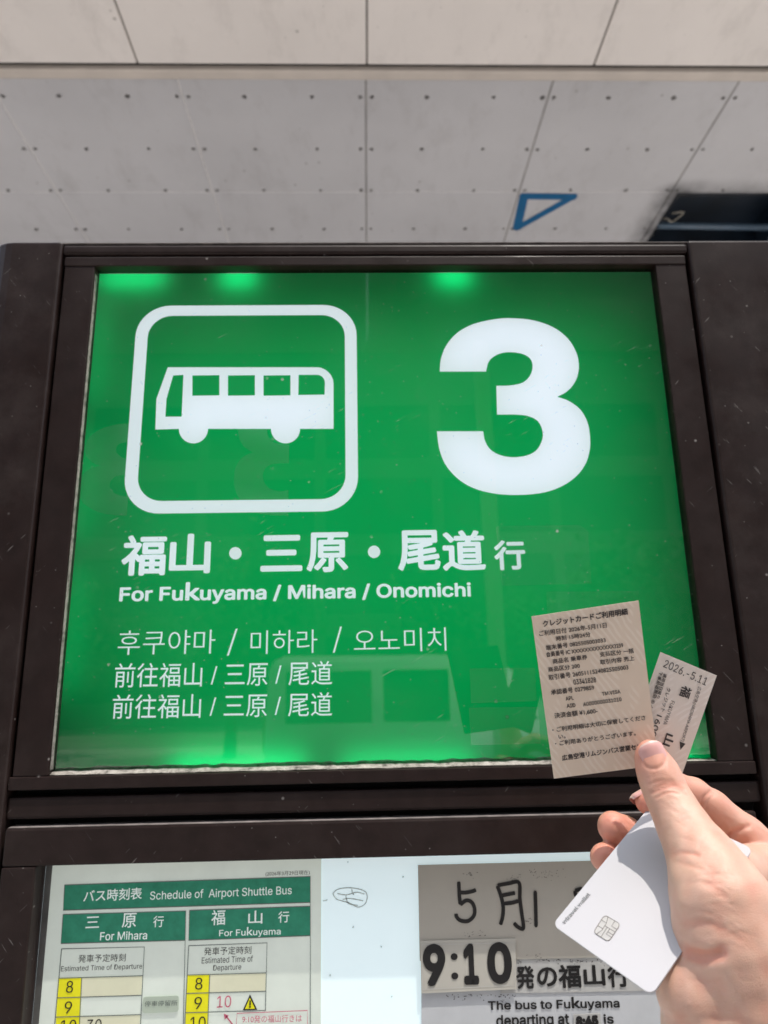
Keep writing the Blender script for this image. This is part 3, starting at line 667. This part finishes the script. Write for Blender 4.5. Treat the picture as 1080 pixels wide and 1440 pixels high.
for ink in inks: ink.build('handwriting', M_INK, gs)
rs = Flat()
for k in range(95):
    cx, cy = random.choice([(280, 135), (690, 120), (790, 110), (720, 150), (330, 505), (250, 515), (690, 660), (640, 430), (820, 150), (560, 150)])
    p = Z8(cx + random.gauss(0, 32), cy + random.gauss(0, 10)); a = random.uniform(0, 3); l = random.uniform(.0004, .0018)
    rs.stroke([p + Vector((0, -.0001, 0)), p + Vector((l * math.cos(a), -.0001, .5 * l * math.sin(a)))], random.uniform(.00015, .0004), NF)
rs.build('glue_speck', M_GRIME, gs)['kind'] = 'stuff'
lb = sheet_thing('time_label', P7((388, 668), (689, 655), (686, 494), (385, 502), y=y1 - .0021), y1 - .0021, M_LABEL, 'laminated grey label reading 9:10 in large black numerals below the handwritten date', 'time label')
f = Flat()
for s, bl, br, h, bd in (('9', (395, 646), (467, 644), 134, .036), ('1', (524, 641), (572, 640), 130, .036), ('0', (600, 640), (678, 637), 133, .036)): w7(f, s, bl, br, h, y1 - .0024, bd)
for c in ((492, 552), (494, 613)):
    f.poly([[on_face(*Z7(c[0] + 11 * math.cos(k * math.pi / 10), c[1] + 11 * math.sin(k * math.pi / 10)), y1 - .0024) for k in range(20)]])
f.build('lettering', M_INK, lb)
f = Flat(); e = [p + Vector((0, -.0002, 0)) for p in P7((392, 655), (684, 642), (682, 508), (390, 514), y=y1 - .0021)]; f.stroke(e + [e[0]], .0005, NF); f.build('laminate_edge', simple('laminate_line', (0.60, 0.59, 0.55), 0.3), lb)
pt = sheet_thing('correction_label', P7((870, 790), (958, 786), (955, 731), (870, 735), y=y1 - .0010), y1 - .0010, M_STRIP, 'small grey correction label with a smeared black time, on the white notice', 'label')
f = Flat(); w7(f, '8:45', (878, 776), (950, 772), 36, y1 - .0013, .07); f.build('lettering', M_INK, pt)
gr = Flat()
for k in range(85):
    x = random.choice([random.uniform(470, 690), random.uniform(690, 1020)]); yv = (672 if x < 690 else 562) + abs(random.gauss(0, 9)); p = on_face(*Z7(x, yv), y1 - .0011)
    a = random.uniform(0, 3); l = random.uniform(.0004, .0022); gr.stroke([p, p + Vector((l * math.cos(a), 0, .4 * l * math.sin(a)))], random.uniform(.0002, .0007), NF)
gr.build('grime', M_GRIME, sp_)['kind'] = 'stuff'

# ------------------------------------------------------------------ papers and card held in the hand
def slab(name, corners, nrm, thick, front, back, label, cat, rad=0.0, n=6):
    """corners front side (TL, TR, BR, BL); rounded if rad"""
    cs = [Vector(c) for c in corners]; nrm = Vector(nrm).normalized(); pts = []
    if rad:
        for i in range(4):
            p = cs[i]; a = (cs[i - 1] - p).normalized(); b = (cs[(i + 1) % 4] - p).normalized(); c = p + (a + b) * rad
            for k in range(n + 1):
                t = R_(90 * k / n); pts.append(c - b * rad * math.cos(t) - a * rad * math.sin(t))
    else: pts = cs
    m = len(pts); o_ = sum(cs, Vector()) / 4
    vs = pts + [p - nrm * thick for p in pts]
    fs = [tuple(range(m)), tuple(range(2 * m - 1, m - 1, -1))] + [(i, m + i, m + (i + 1) % m, (i + 1) % m) for i in range(m)]
    o = link(name, vs, fs, front, None, origin=o_); o.data.materials.append(back); o.data.polygons[1].material_index = 1
    return setp(o, label, cat)
def frame3(tl, tr, bl, w_, h_):
    """rigid rectangle through three camera points"""
    u = (tr - tl).normalized(); v = bl - tl; v = (v - u * v.dot(u)).normalized(); return tl, tl + u * w_, tl + u * w_ + v * h_, tl + v * h_
def Z6b(x, y): return (740 + x / 3.857, 830 + y / 3.857)
# receipt
rc = [deep(747.5, 867, .3640), deep(898, 844.5, .3640), deep(926, 1076, .3675), deep(779, 1095, .3675)]
rn = (rc[1] - rc[0]).cross(rc[3] - rc[0]).normalized()
if rn.dot(EYE - rc[0]) < 0: rn = -rn
receipt = slab('receipt', rc, rn, .00025, M_RECEIPT, M_BACK, 'beige card payment receipt with lines of black print, held up by the thumb', 'receipt')
PR = Plane(rc[0] + rn * .0002, rn)
def wpl(f, PL, conv, s, bl, br, upd, bold=0.0):
    a, b = PL.hit(*conv(*bl)), PL.hit(*conv(*br)); c = PL.hit(*conv(bl[0] + upd[0], bl[1] + upd[1])); f.text(s, a, b, c - a, PL.n, bold)
f = Flat(); u0 = (-.14, -1)
for s, bl, br, h in (('ご利用日付 2026年-5月11日', (72, 250), (438, 203), 29), ('時刻 15時24分', (163, 277), (350, 252), 27), ('端末番号 0825505003033', (108, 327), (432, 283), 28), ('会員番号 IC XXXXXXXXXXXXX3239', (110, 364), (527, 311), 28),
    ('商品名 乗車券', (145, 401), (332, 375), 27), ('支払区分 一括', (400, 363), (585, 341), 27), ('商品区分 200', (120, 445), (292, 422), 27), ('取引内容 売上', (402, 405), (588, 381), 27), ('取引番号 26051115240825505003', (123, 489), (555, 431), 29), ('03341828', (258, 513), (380, 499), 28),
    ('承認番号 0279859', (136, 569), (370, 541), 29), ('APL', (215, 599), (258, 594), 21), ('TM.VISA', (412, 573), (512, 559), 20), ('AID', (220, 639), (268, 633), 21), ('A0000000031010', (310, 630), (518, 601), 21), ('決済金額 ¥1,600-', (155, 697), (388, 669), 31),
    ('・ご利用明細は大切に保管してくださ', (143, 772), (648, 704), 27), ('い。', (176, 807), (214, 802), 21), ('・ご利用ありがとうございます。', (158, 846), (595, 788), 27)): wpl(f, PR, Z6b, s, bl, br, (u0[0] * h, u0[1] * h), .012)
wpl(f, PR, Z6b, 'クレジットカードご利用明細', (92, 201), (552, 133), (-5, -36), .03); wpl(f, PR, Z6b, '広島空港リムジンバス営業センター', (196, 926), (690, 851), (-4.5, -31), .022)
f.build('lettering', M_INKT, receipt)
# ticket
tc = [deep(929, 917, .3690), deep(1008, 950, .3690), deep(957, 1095, .3705)]
tc.append(tc[0] + tc[2] - tc[1]); tn = (tc[1] - tc[0]).cross(tc[3] - tc[0]).normalized()
if tn.dot(EYE - tc[0]) < 0: tn = -tn
ticket = slab('bus_ticket', tc, tn, .0003, M_TICKET, M_BACK, 'small pale bus ticket tucked behind the receipt, printed sideways with a fare', 'ticket')
PT = Plane(tc[0] + tn * .0002, tn)
f = Flat(); rt = Vector((.912, .41))
for s, bl, br, up, bd in (('2026.-5.11', (742, 416), (972, 518), (16, -40), .0), ('広島空港(HIROSHIMA AIRPORT)', (929, 520), (834, 815), (24, 9), .0), ('福', (846, 512), (827, 570), (56, 22), .02), ('山', (757, 772), (737, 836), (50, 18), .03), ('FUKUYAMA', (787, 598), (742, 726), (19, 7), .0),
    ('クレジット', (763, 524), (729, 655), (22, 8), .006), ('1600円', (706, 672), (650, 850), (34, 13), .0), ('適用当日限り', (745, 450), (703, 582), (20, 7), .012), ('下車前途無効 ④', (722, 440), (676, 612), (20, 7), .012), ('小', (668, 618), (660, 640), (22, 8), .02), ('C', (772, 935), (768, 912), (-20, -6), .0)):
    wpl(f, PT, Z6b, s, bl, br, up, bd)
f.poly([[PT.hit(*Z6b(*p)) for p in ((832, 820), (864, 833), (836, 866))]])
f.build('lettering', M_INKT, ticket)
# bank card
cl_, cb_, ct_ = deep(777, 1300, .3348), deep(916, 1399, .2904), deep(918, 1129, .3751)
u = (cb_ - cl_).normalized(); v = (ct_ - cl_); v = (v - u * v.dot(u)).normalized()
cw, chh = 0.054, 0.0856
cc = [cl_, cl_ + v * chh, cl_ + v * chh + u * cw, cl_ + u * cw]
cn = u.cross(v).normalized()
if cn.dot(EYE - cl_) < 0: cn = -cn
card = slab('bank_card', cc, cn, .0008, M_CARD, M_CARD, 'plain white bank card with a small chip, held slanting under the thumb', 'bank card', .0033)
PC = Plane(cl_ + cn * .00015, cn)
def Z8c(x, y): return (740 + x / 3.176, 1000 + y / 3.176)
f = Flat(); wpl(f, PC, Z8c, 'wtravel wallet', (172, 953), (288, 820), (-15, -12), .006); f.build('lettering', simple('grey_card_print', (0.25, 0.25, 0.25), 0.5), card)
ch = [(350, 910), (421, 952), (368, 1031), (300, 988)]
chp = [PC.hit(*Z8c(*p)) for p in ch]
def bil(a, b): return chp[0].lerp(chp[1], a).lerp(chp[3].lerp(chp[2], a), b)
f = Flat(); lp = []
for cx, cz, a0 in ((.82, .82, 0), (.18, .82, 90), (.18, .18, 180), (.82, .18, 270)):
    for k in range(5): lp.append(bil(cx + .18 * math.cos(R_(a0 + 22.5 * k)), cz + .18 * math.sin(R_(a0 + 22.5 * k))))
f.poly([lp]); chip = f.build('chip', M_CHIP, card)
f = Flat()
for ln in (lp + [lp[0]], [bil(0, .3), bil(.34, .3), bil(.34, .72)], [bil(1, .3), bil(.66, .3), bil(.66, 0)], [bil(0, .62), bil(.34, .62)], [bil(.34, .45), bil(1, .45)], [bil(.66, .45), bil(.66, .75), bil(1, .75)], [bil(.34, .72), bil(.2, 1)], [bil(.5, .45), bil(.5, 1)], [bil(.34, .3), bil(.22, 0)], [bil(.66, .62), bil(1, .62)]):
    f.stroke([p + cn * .0001 for p in ln], .00028, cn)
f.build('contact_groove', M_CHIPL, chip)

# ------------------------------------------------------------------ the hand (one continuous surface grown from a distance field)
mm = 0.001
KD = 1.0
def J(px, py, d, r): return (np.array(deep(px, py, d * KD), dtype=np.float32), r * KD * mm)
def K(px, py, d, rpx): return (np.array(deep(px, py, d), dtype=np.float32), rpx * d / FPX)
G = {
 'thumb': (6, [K(915, 1063, .3575, 21.5), K(925, 1086, .3545, 25), K(937, 1116, .3490, 27), K(952, 1145, .3420, 29.5), K(967, 1172, .3340, 34), K(990, 1213, .3225, 45), K(1014, 1268, .3105, 66), K(1032, 1330, .3040, 73), K(1050, 1400, .2990, 80)]),
 'web': (7, [K(1005, 1225, .3240, 38), J(1060, 1228, .355, 12), J(1098, 1222, .372, 12.5)]),
 'heel': (4, [K(988, 1398, .3020, 62), K(1020, 1470, .2980, 82), K(1070, 1560, .293, 92)]),
 'palm1': (8, [J(1098, 1222, .374, 12.5), J(1110, 1300, .352, 19), J(1095, 1400, .322, 26), J(1085, 1480, .308, 28), J(1130, 1600, .297, 28), J(1200, 1720, .288, 29)]),
 'palm2': (8, [J(1092, 1278, .374, 12), J(1095, 1400, .335, 22)]),
 'palm3': (8, [J(1088, 1322, .368, 12), J(1080, 1420, .330, 22)]),
 'palm4': (8, [J(1080, 1366, .358, 11), J(1060, 1440, .322, 20)]),
}
F = {
 'index': [J(1098, 1218, .374, 11.5), J(1050, 1174, .379, 9.4), J(1002, 1135, .3815, 8.6), J(975, 1116, .3810, 7.9), J(950, 1108, .3790, 7.7), J(928, 1118, .3775, 7.2), J(911, 1128, .3770, 6.6)],
 'middle': [J(1092, 1275, .374, 11.5), J(1035, 1255, .384, 9.5), J(980, 1232, .3860, 8.9), J(935, 1208, .3835, 8.4), J(905, 1190, .3805, 8.4), J(880, 1173, .3780, 8.6), J(862, 1163, .3755, 8.2)],
 'ring': [J(1088, 1320, .368, 11), J(1030, 1305, .378, 9.2), J(980, 1285, .3795, 8.5), J(930, 1255, .3770, 7.9), J(900, 1238, .3740, 7.9), J(872, 1220, .3710, 7.7), J(850, 1206, .3680, 7.4)],
 'little': [J(1080, 1364, .358, 10), J(1035, 1352, .366, 8.2), J(985, 1330, .3670, 7.4), J(945, 1305, .3640, 6.8), J(915, 1290, .3620, 6.4), J(895, 1278, .3600, 6.0)],
}
allp = np.array([j[0] for g in G.values() for j in g[1]] + [j[0] for c in F.values() for j in c])
lo = allp.min(0) - 0.034; hi = allp.max(0) + 0.034
RES = 0.00085
dims = np.ceil((hi - lo) / RES).astype(int) + 1
axes = [lo[i] + RES * np.arange(dims[i], dtype=np.float32) for i in range(3)]
def smin(a, b, k):
    h = np.clip(0.5 + 0.5 * (b - a) / k, 0, 1); return b + (a - b) * h - k * h * (1 - h)
def chain_into(field, joints, k):
    for (a, ra), (b, rb) in zip(joints[:-1], joints[1:]):
        m = max(ra, rb) + 0.016
        l_ = np.maximum(((np.minimum(a, b) - m - lo) / RES).astype(int), 0); h_ = np.minimum(((np.maximum(a, b) + m - lo) / RES).astype(int) + 2, dims)
        sl_ = tuple(slice(l_[i], h_[i]) for i in range(3))
        x = axes[0][sl_[0]][:, None, None]; y = axes[1][sl_[1]][None, :, None]; z = axes[2][sl_[2]][None, None, :]
        ba = b - a; t = np.clip(((x - a[0]) * ba[0] + (y - a[1]) * ba[1] + (z - a[2]) * ba[2]) / (ba @ ba), 0, 1)
        d = np.sqrt((x - a[0] - t * ba[0]) ** 2 + (y - a[1] - t * ba[1]) ** 2 + (z - a[2] - t * ba[2]) ** 2) - (ra + (rb - ra) * t)
        field[sl_] = smin(field[sl_], d.astype(np.float32), k)
SD = np.full(dims, 0.03, np.float32)
for k, js in G.values(): chain_into(SD, js, k * mm)
for js in F.values():
    fl = np.full(dims, 0.03, np.float32); chain_into(fl, js, 0.0035); SD = smin(SD, fl, 0.0030)
def surface_nets(sd):
    s = sd < 0
    nx, ny, nz = sd.shape
    cnt = np.zeros((nx - 1, ny - 1, nz - 1), np.int8)
    for i in (0, 1):
        for j in (0, 1):
            for k in (0, 1): cnt += s[i:nx - 1 + i, j:ny - 1 + j, k:nz - 1 + k]
    act = np.argwhere((cnt > 0) & (cnt < 8)); idx = -np.ones(cnt.shape, np.int64); idx[tuple(act.T)] = np.arange(len(act))
    acc = np.zeros((len(act), 3)); w_ = np.zeros(len(act))
    cor = [(i, j, k) for i in (0, 1) for j in (0, 1) for k in (0, 1)]
    for a in cor:
        for ax in range(3):
            if a[ax]: continue
            b = list(a); b[ax] = 1
            va = sd[tuple((act + a).T)]; vb = sd[tuple((act + b).T)]; cr = (va < 0) != (vb < 0)
            t = np.where(cr, va / np.where(cr, va - vb, 1), 0); p = np.array(a, float)[None].repeat(len(act), 0); p[:, ax] += t
            acc[cr] += p[cr]; w_[cr] += 1
    V = act + acc / w_[:, None]
    faces = []
    for ax in range(3):
        o1, o2 = [(1, 2), (2, 0), (0, 1)][ax]
        sl0 = [slice(1, -1)] * 3; sl0[ax] = slice(0, -1); sl1 = list(sl0); sl1[ax] = slice(1, None)
        A, B = s[tuple(sl0)], s[tuple(sl1)]; e = np.argwhere(A != B)
        off = np.array([1, 1, 1]); off[ax] = 0; e = e + off
        ins = s[tuple(e.T)]
        def cell(d1, d2):
            q = e.copy(); q[:, o1] -= d1; q[:, o2] -= d2; return idx[tuple(q.T)]
        q = np.stack([cell(1, 1), cell(0, 1), cell(0, 0), cell(1, 0)], 1)
        q[~ins] = q[~ins][:, ::-1]; faces.append(q)
    return V, np.concatenate(faces)
V, Fc = surface_nets(SD)
V = lo + V * RES
def smooth(V, Fc, it, lam):
    E = np.concatenate([Fc[:, [0, 1]], Fc[:, [1, 2]], Fc[:, [2, 3]], Fc[:, [3, 0]]]); E = np.concatenate([E, E[:, ::-1]])
    n = np.bincount(E[:, 0], minlength=len(V))[:, None]
    for _ in range(it):
        s_ = np.stack([np.bincount(E[:, 0], V[E[:, 1], c], minlength=len(V)) for c in range(3)], 1)
        V = V + lam * (s_ / n - V)
    return V
V = smooth(V, Fc, 6, 0.5)
def vnormals(V, Fc):
    fn = np.cross(V[Fc[:, 2]] - V[Fc[:, 0]], V[Fc[:, 3]] - V[Fc[:, 1]]); vn = np.zeros_like(V)
    for k in range(4):
        for c in range(3): vn[:, c] += np.bincount(Fc[:, k], fn[:, c], minlength=len(V))
    return vn / (np.linalg.norm(vn, axis=1, keepdims=True) + 1e-12)
VN = vnormals(V, Fc)
# folds of skin: lines seen from the front, pressed in by depth (mm) over width (mm)
view = (V - np.array(EYE)) @ RC; vpx = view[:, 0] / view[:, 2] * FPX + CX; vpy = view[:, 1] / view[:, 2] * FPX + CY; vd = view[:, 2]
facing = np.clip(-(VN @ RC[:, 2]) * 2, 0, 1)
disp = np.zeros(len(V))
def crease(pts, depth, width, dr):
    P = np.array([tuple(q) for q in spline([(x, y, 0) for x, y in pts], 8)])[:, :2]; best = np.full(len(V), 1e9)
    for a, b in zip(P[:-1], P[1:]):
        ab = b - a; t = np.clip(((vpx - a[0]) * ab[0] + (vpy - a[1]) * ab[1]) / (ab @ ab + 1e-9), 0, 1)
        best = np.minimum(best, np.hypot(vpx - a[0] - t * ab[0], vpy - a[1] - t * ab[1]))
    ok = (vd > dr[0]) & (vd < dr[1]); wpx = width * 0.985 / 0.335
    disp[:] -= np.where(ok, depth * mm * np.exp(-(best / wpx) ** 2) * facing, 0)
TH = (.325, .358)
for c, dp, wd in (([(919, 1108), (935, 1103), (950, 1104), (962, 1110)], .45, .9), ([(917, 1114), (936, 1108), (952, 1109), (965, 1117)], .5, .9), ([(924, 1121), (940, 1114), (955, 1116)], .4, .8), ([(914, 1104), (930, 1098), (946, 1099)], .3, .8),
                  ([(944, 1203), (960, 1199), (980, 1202)], .7, 1.2), ([(944, 1213), (965, 1216), (985, 1222)], .6, 1.4), ([(950, 1332), (968, 1342), (990, 1346), (1012, 1342)], 2.0, 3.2), ([(950, 1245), (985, 1240), (1020, 1260)], .3, 2), ([(960, 1300), (1000, 1300), (1040, 1320)], .35, 2.2)): crease(c, dp, wd, (.28, .354))
for c, dp, wd in (([(985, 1136), (990, 1122), (1000, 1113)], .9, 1.0), ([(992, 1138), (997, 1126), (1004, 1117)], .5, .9), ([(1020, 1178), (1033, 1170), (1052, 1162)], 1.0, 1.3)): crease(c, dp, wd, (.362, .40))
crease([(899, 1050), (902, 1066), (907, 1077), (919, 1081), (931, 1077), (937, 1066), (938, 1052)], .55, .8, (.33, .366))
crease([(868, 1175), (876, 1165), (884, 1152)], .4, 1.0, (.335, .36))
rs_ = np.random.RandomState(5)
for k in range(70):                                # fine lines across the thumb and the ball of the thumb
    q = rs_.rand(); cx_ = 925 + 95 * q + rs_.uniform(-22, 30); cy_ = 1090 + 240 * q; ln = rs_.uniform(8, 26); an = rs_.uniform(-.1, .5) + .1
    crease([(cx_ - ln, cy_ + ln * an * .4), (cx_, cy_ - 2), (cx_ + ln, cy_ + ln * an)], rs_.uniform(.05, .12), rs_.uniform(.5, .9), (.28, .36))
for k in range(26):                                # and across the fingers and the heel
    cx_, cy_ = ((rs_.uniform(965, 1075), rs_.uniform(1110, 1200)), (rs_.uniform(945, 1075), rs_.uniform(1360, 1440)))[k % 2]; ln = rs_.uniform(8, 22)
    crease([(cx_ - ln * .6, cy_ + ln), (cx_, cy_), (cx_ + ln * .6, cy_ - ln)] if k % 2 == 0 else [(cx_ - ln, cy_), (cx_, cy_ + 3), (cx_ + ln, cy_ + 2)], rs_.uniform(.06, .15), rs_.uniform(.5, 1.0), (.27, .40))
for k in range(14):                                # uneven fat and tendons under the skin
    d_k = rs_.randn(3); d_k /= np.linalg.norm(d_k); disp += .05 * mm * np.sin(V @ d_k * 2 * np.pi / rs_.uniform(.007, .018) + rs_.uniform(0, 6.3)) * (vd < .372)
V = V + VN * disp[:, None]
flush = np.zeros(len(V))
for nm in F:
    for (c, r), wgt in zip(F[nm][-3:], (.35, .6, .85)): flush = np.maximum(flush, wgt * np.exp(-(np.linalg.norm(V - c, axis=1) / (r * 1.7)) ** 2))
    for (c, r) in F[nm][0:5]: flush = np.maximum(flush, .52 * np.exp(-(np.linalg.norm(V - c, axis=1) / (r * 1.6)) ** 2))
flush = np.maximum(flush, .6 * np.exp(-(np.linalg.norm(V - G['thumb'][1][0][0], axis=1) / .013) ** 2))
flush = np.maximum(flush, .45 * np.clip(-disp / (.7 * mm), 0, 1))
person = empty('person', tuple(deep(1060, 1400, .31)), 'right hand reaching in at the lower right, thumb up, holding papers and a white card', 'person')
me = bpy.data.meshes.new('body'); off = np.array(person.location)
me.vertices.add(len(V)); me.vertices.foreach_set('co', (V - off).astype(np.float32).ravel())
me.loops.add(Fc.size); me.loops.foreach_set('vertex_index', Fc.astype(np.int32).ravel())
me.polygons.add(len(Fc)); me.polygons.foreach_set('loop_start', np.arange(0, Fc.size, 4, dtype=np.int32)); me.polygons.foreach_set('loop_total', np.full(len(Fc), 4, np.int32))
me.update(calc_edges=True); me.validate()
me.polygons.foreach_set('use_smooth', np.ones(len(me.polygons), bool))
at = me.attributes.new('flush', 'FLOAT', 'POINT'); at.data.foreach_set('value', flush.astype(np.float32))
me.materials.append(M_SKIN); body = bpy.data.objects.new('body', me); C.objects.link(body); body.parent = person
# nails
def nail(axis_a, axis_b, r, front, l0, l1, half, name='nail'):
    a, b = Vector(axis_a), Vector(axis_b); ax = (a - b).normalized(); fr_ = Vector(front); fr_ = (fr_ - ax * fr_.dot(ax)).normalized(); sd_ = ax.cross(fr_)
    nu, nv = 14, 14; vs, fs, wt_ = [], [], []
    for j in range(nv + 1):
        q = j / nv; s_ = l0 + (l1 - l0) * q
        shape = min(1.0, (max(1e-3, 1 - (2 * max(0.0, .22 - q) / .44) ** 2)) ** .5) * (1 - .25 * max(0, (q - .8) / .2) ** 2)
        for i in range(nu + 1):
            uu = -1 + 2 * i / nu; ph = uu * half * shape
            dip = -0.0012 * max(0, (q - .75) / .25) ** 2 + (-.0009 if abs(uu) > .95 or j == 0 else 0)
            bow = (1 - uu * uu) * (.0012 * (q - .5) * 2)
            vs.append(a + ax * (s_ + bow) + (fr_ * math.cos(ph) + sd_ * math.sin(ph)) * (r + .00035 + dip))
    for j in range(nv):
        for i in range(nu): fs.append((j * (nu + 1) + i, j * (nu + 1) + i + 1, (j + 1) * (nu + 1) + i + 1, (j + 1) * (nu + 1) + i))
    o = link(name, vs, fs, M_NAIL, body, True); o.data.materials.append(M_NAILW)
    for k, p in enumerate(o.data.polygons):
        if k // nu >= nv - 1: p.material_index = 1
    return o
back = -Vector(RC[:, 2]); up_ = -Vector(RC[:, 1]); rt_ = Vector(RC[:, 0])
t0, t1 = G['thumb'][1][0], G['thumb'][1][1]
nail(t0[0], t1[0], t0[1] + .00025, back + rt_ * .05, -.0064, .0058, R_(58))
nail(F['index'][-1][0], F['index'][-2][0], F['index'][-1][1] + .0002, -back * .75 + up_ * .8, -.005, .0062, R_(60))
# sleeve over the forearm, outside the photo
fa = [deep(1165, 1665, .280), deep(1230, 1760, .274), deep(1420, 2000, .256), deep(1650, 2250, .244)]
tube('sleeve', spline(fa, 6), [.036 + .012 * i / 18 for i in range(19)], M_CLOTH, person, 24)

# ------------------------------------------------------------------ terminal front under the far end of the canopy (behind the pillar)
tw = empty('airport_building', (0, 5.5, 0), 'grey panelled building front carrying the far end of the canopy, hidden behind the sign pillar', 'building')
M_TW = simple('grey_cladding', (0.30, 0.30, 0.30), 0.6, 0.1, 2); M_TWG = simple('dark_glazing', (0.02, 0.025, 0.03), 0.08)
tb = bmesh.new()
for a in ((-9, 9, 5.3, 5.6, 2.7, ZF + .35), (-9, 9, 5.3, 5.6, 0.0, 0.35)): bm_box(tb, *a)
for i in range(10): bm_box(tb, -9 + i * 1.98, -8.82 + i * 1.98, 5.302, 5.598, .351, 2.699)
from_bm('wall', tb, M_TW, tw)
for i in range(9): box('window', -8.818 + i * 1.98, -7.022 + i * 1.98, 5.42, 5.46, .352, 2.698, M_TWG, tw)
# ------------------------------------------------------------------ what stands across the road (seen mirrored in the pane)
M_WALL = simple('unseen_building_grey', (0.16, 0.16, 0.155), 0.9, 0.1, 1.5); M_WIN = simple('dark_window', (0.03, 0.04, 0.05), 0.1)
M_TRUNK = simple('bark', (0.10, 0.07, 0.05), 0.9, 0.3, 20); M_LEAF = simple('leaf', (0.06, 0.11, 0.035), 0.7, 0.4, 3)
bld = empty('unseen_building', (-4, -34, 0), 'unseen grey building across the road, made tall and dark to keep sky out of the green pane', 'building')
bm = bmesh.new(); bm_box(bm, -60, 50, -44, -34, -0.15, 19.0); from_bm('wall', bm, M_WALL, bld)  # unseen block, its height and dark tone set to darken the pane's reflection
box('unseen_roof', -60.5, 50.5, -44.5, -33.4, 19.0, 19.4, M_WALL, bld)
for i in range(15):
    for zz in (1.0, 5.0, 9.0, 13.0): box('window', -44 + i * 6, -38.6 + i * 6, -34.05, -33.95, zz, zz + 2.9, M_WIN, bld)  # windows of the unseen building
def tree(x, y, h, s):
    t = empty('street_tree', (x, y, 0), 'leafy green tree across the road, mirrored faintly in the green pane', 'tree', 'trees across the road')
    tk = tube('trunk', [(x, y, -.16), (x + .05, y, h * .3), (x - .05, y + .1, h * .6), (x, y, h * .85)], [.16, .12, .08, .03], M_TRUNK, t)
    r = random.Random(s); vs, fs = [], []
    cl = [(r.gauss(0, .9), r.gauss(0, .9), h * r.uniform(.45, .95)) for _ in range(22)]
    for _ in range(1500):
        c = r.choice(cl); p = Vector((x + c[0] + r.gauss(0, .35), y + c[1] + r.gauss(0, .35), c[2] + r.gauss(0, .3)))
        a = Vector((r.gauss(0, 1), r.gauss(0, 1), r.gauss(0, 1))).normalized() * .12; b = a.cross(Vector((r.gauss(0, 1), r.gauss(0, 1), r.gauss(0, 1)))).normalized() * .08
        k = len(vs); vs += [p - a, p + b, p + a, p - b]; fs.append((k, k + 1, k + 2, k + 3))
    link('crown', vs, fs, M_LEAF, t)
for i, (x, y, h) in enumerate(((-7.5, -17, 4.2), (-3.2, -16.5, 4.8), (2.6, -17.2, 4.0), (7.4, -16.4, 5.0), (12, -17, 4.4))): tree(x, y, h, i)

M_VAN = simple('white_van_paint', (0.80, 0.80, 0.80), 0.3, 0.03, 2); M_TYRE = simple('tyre', (0.02, 0.02, 0.02), 0.8); M_RED = simple('tail_lamp', (0.4, 0.02, 0.02), 0.2)
van = empty('parked_van', (1.2, -9.6, -0.15), 'white van parked across the lane, mirrored in the lower part of the green pane', 'van')
vb = bmesh.new(); vx, vy = -1.3, -9.6
prof = [(0, .35), (4.7, .35), (4.75, .95), (4.55, 1.15), (3.75, 1.30), (3.05, 2.00), (2.8, 2.08), (.15, 2.10), (.02, 1.95), (-.02, .9)]
fa_ = [vb.verts.new((vx + x, vy + .85, z - .15)) for x, z in prof]; fb_ = [vb.verts.new((vx + x, vy - .85, z - .15)) for x, z in prof]
vb.faces.new(list(reversed(fa_))); vb.faces.new(fb_)
for i in range(len(prof)): vb.faces.new((fa_[i], fa_[(i + 1) % len(prof)], fb_[(i + 1) % len(prof)], fb_[i]))
bmesh.ops.recalc_face_normals(vb, faces=vb.faces); bmesh.ops.bevel(vb, geom=list(vb.edges), offset=.05, segments=3, affect='EDGES')
vbody = from_bm('body', vb, M_VAN, van, True)
for pg in (((.25, 1.25), (1.35, 1.25), (1.35, 1.9), (.25, 1.9)), ((1.5, 1.25), (2.35, 1.25), (2.35, 1.9), (1.5, 1.9)), ((2.5, 1.25), (3.5, 1.25), (2.95, 1.85), (2.5, 1.9))):
    for sy in (.855, -.855):
        f = Flat(); f.poly([[Vector((vx + x, vy + sy, z - .15)) for x, z in pg]]); f.build('window', M_WIN, vbody)
for wx in (.8, 3.8):
    for sy in (.72, -.72):
        wb = bmesh.new(); bmesh.ops.create_cone(wb, cap_ends=True, segments=28, radius1=.33, radius2=.33, depth=.22, matrix=Matrix.Translation((vx + wx, vy + sy, .18)) @ Matrix.Rotation(R_(90), 4, 'X'))
        wh = from_bm('wheel', wb, M_TYRE, van)
        wb = bmesh.new(); bmesh.ops.create_cone(wb, cap_ends=True, segments=20, radius1=.19, radius2=.17, depth=.24, matrix=Matrix.Translation((vx + wx, vy + sy, .18)) @ Matrix.Rotation(R_(90), 4, 'X'))
        from_bm('rim', wb, M_RAIL, wh)
for sy in (.7, -.7):
    box('headlight', vx + 4.70, vx + 4.78, vy + sy - .12, vy + sy + .12, .55, .75, M_CAVITY, van, .01); box('tail_lamp', vx - .05, vx + .02, vy + sy - .06, vy + sy + .06, .75, 1.2, M_RED, van, .01)
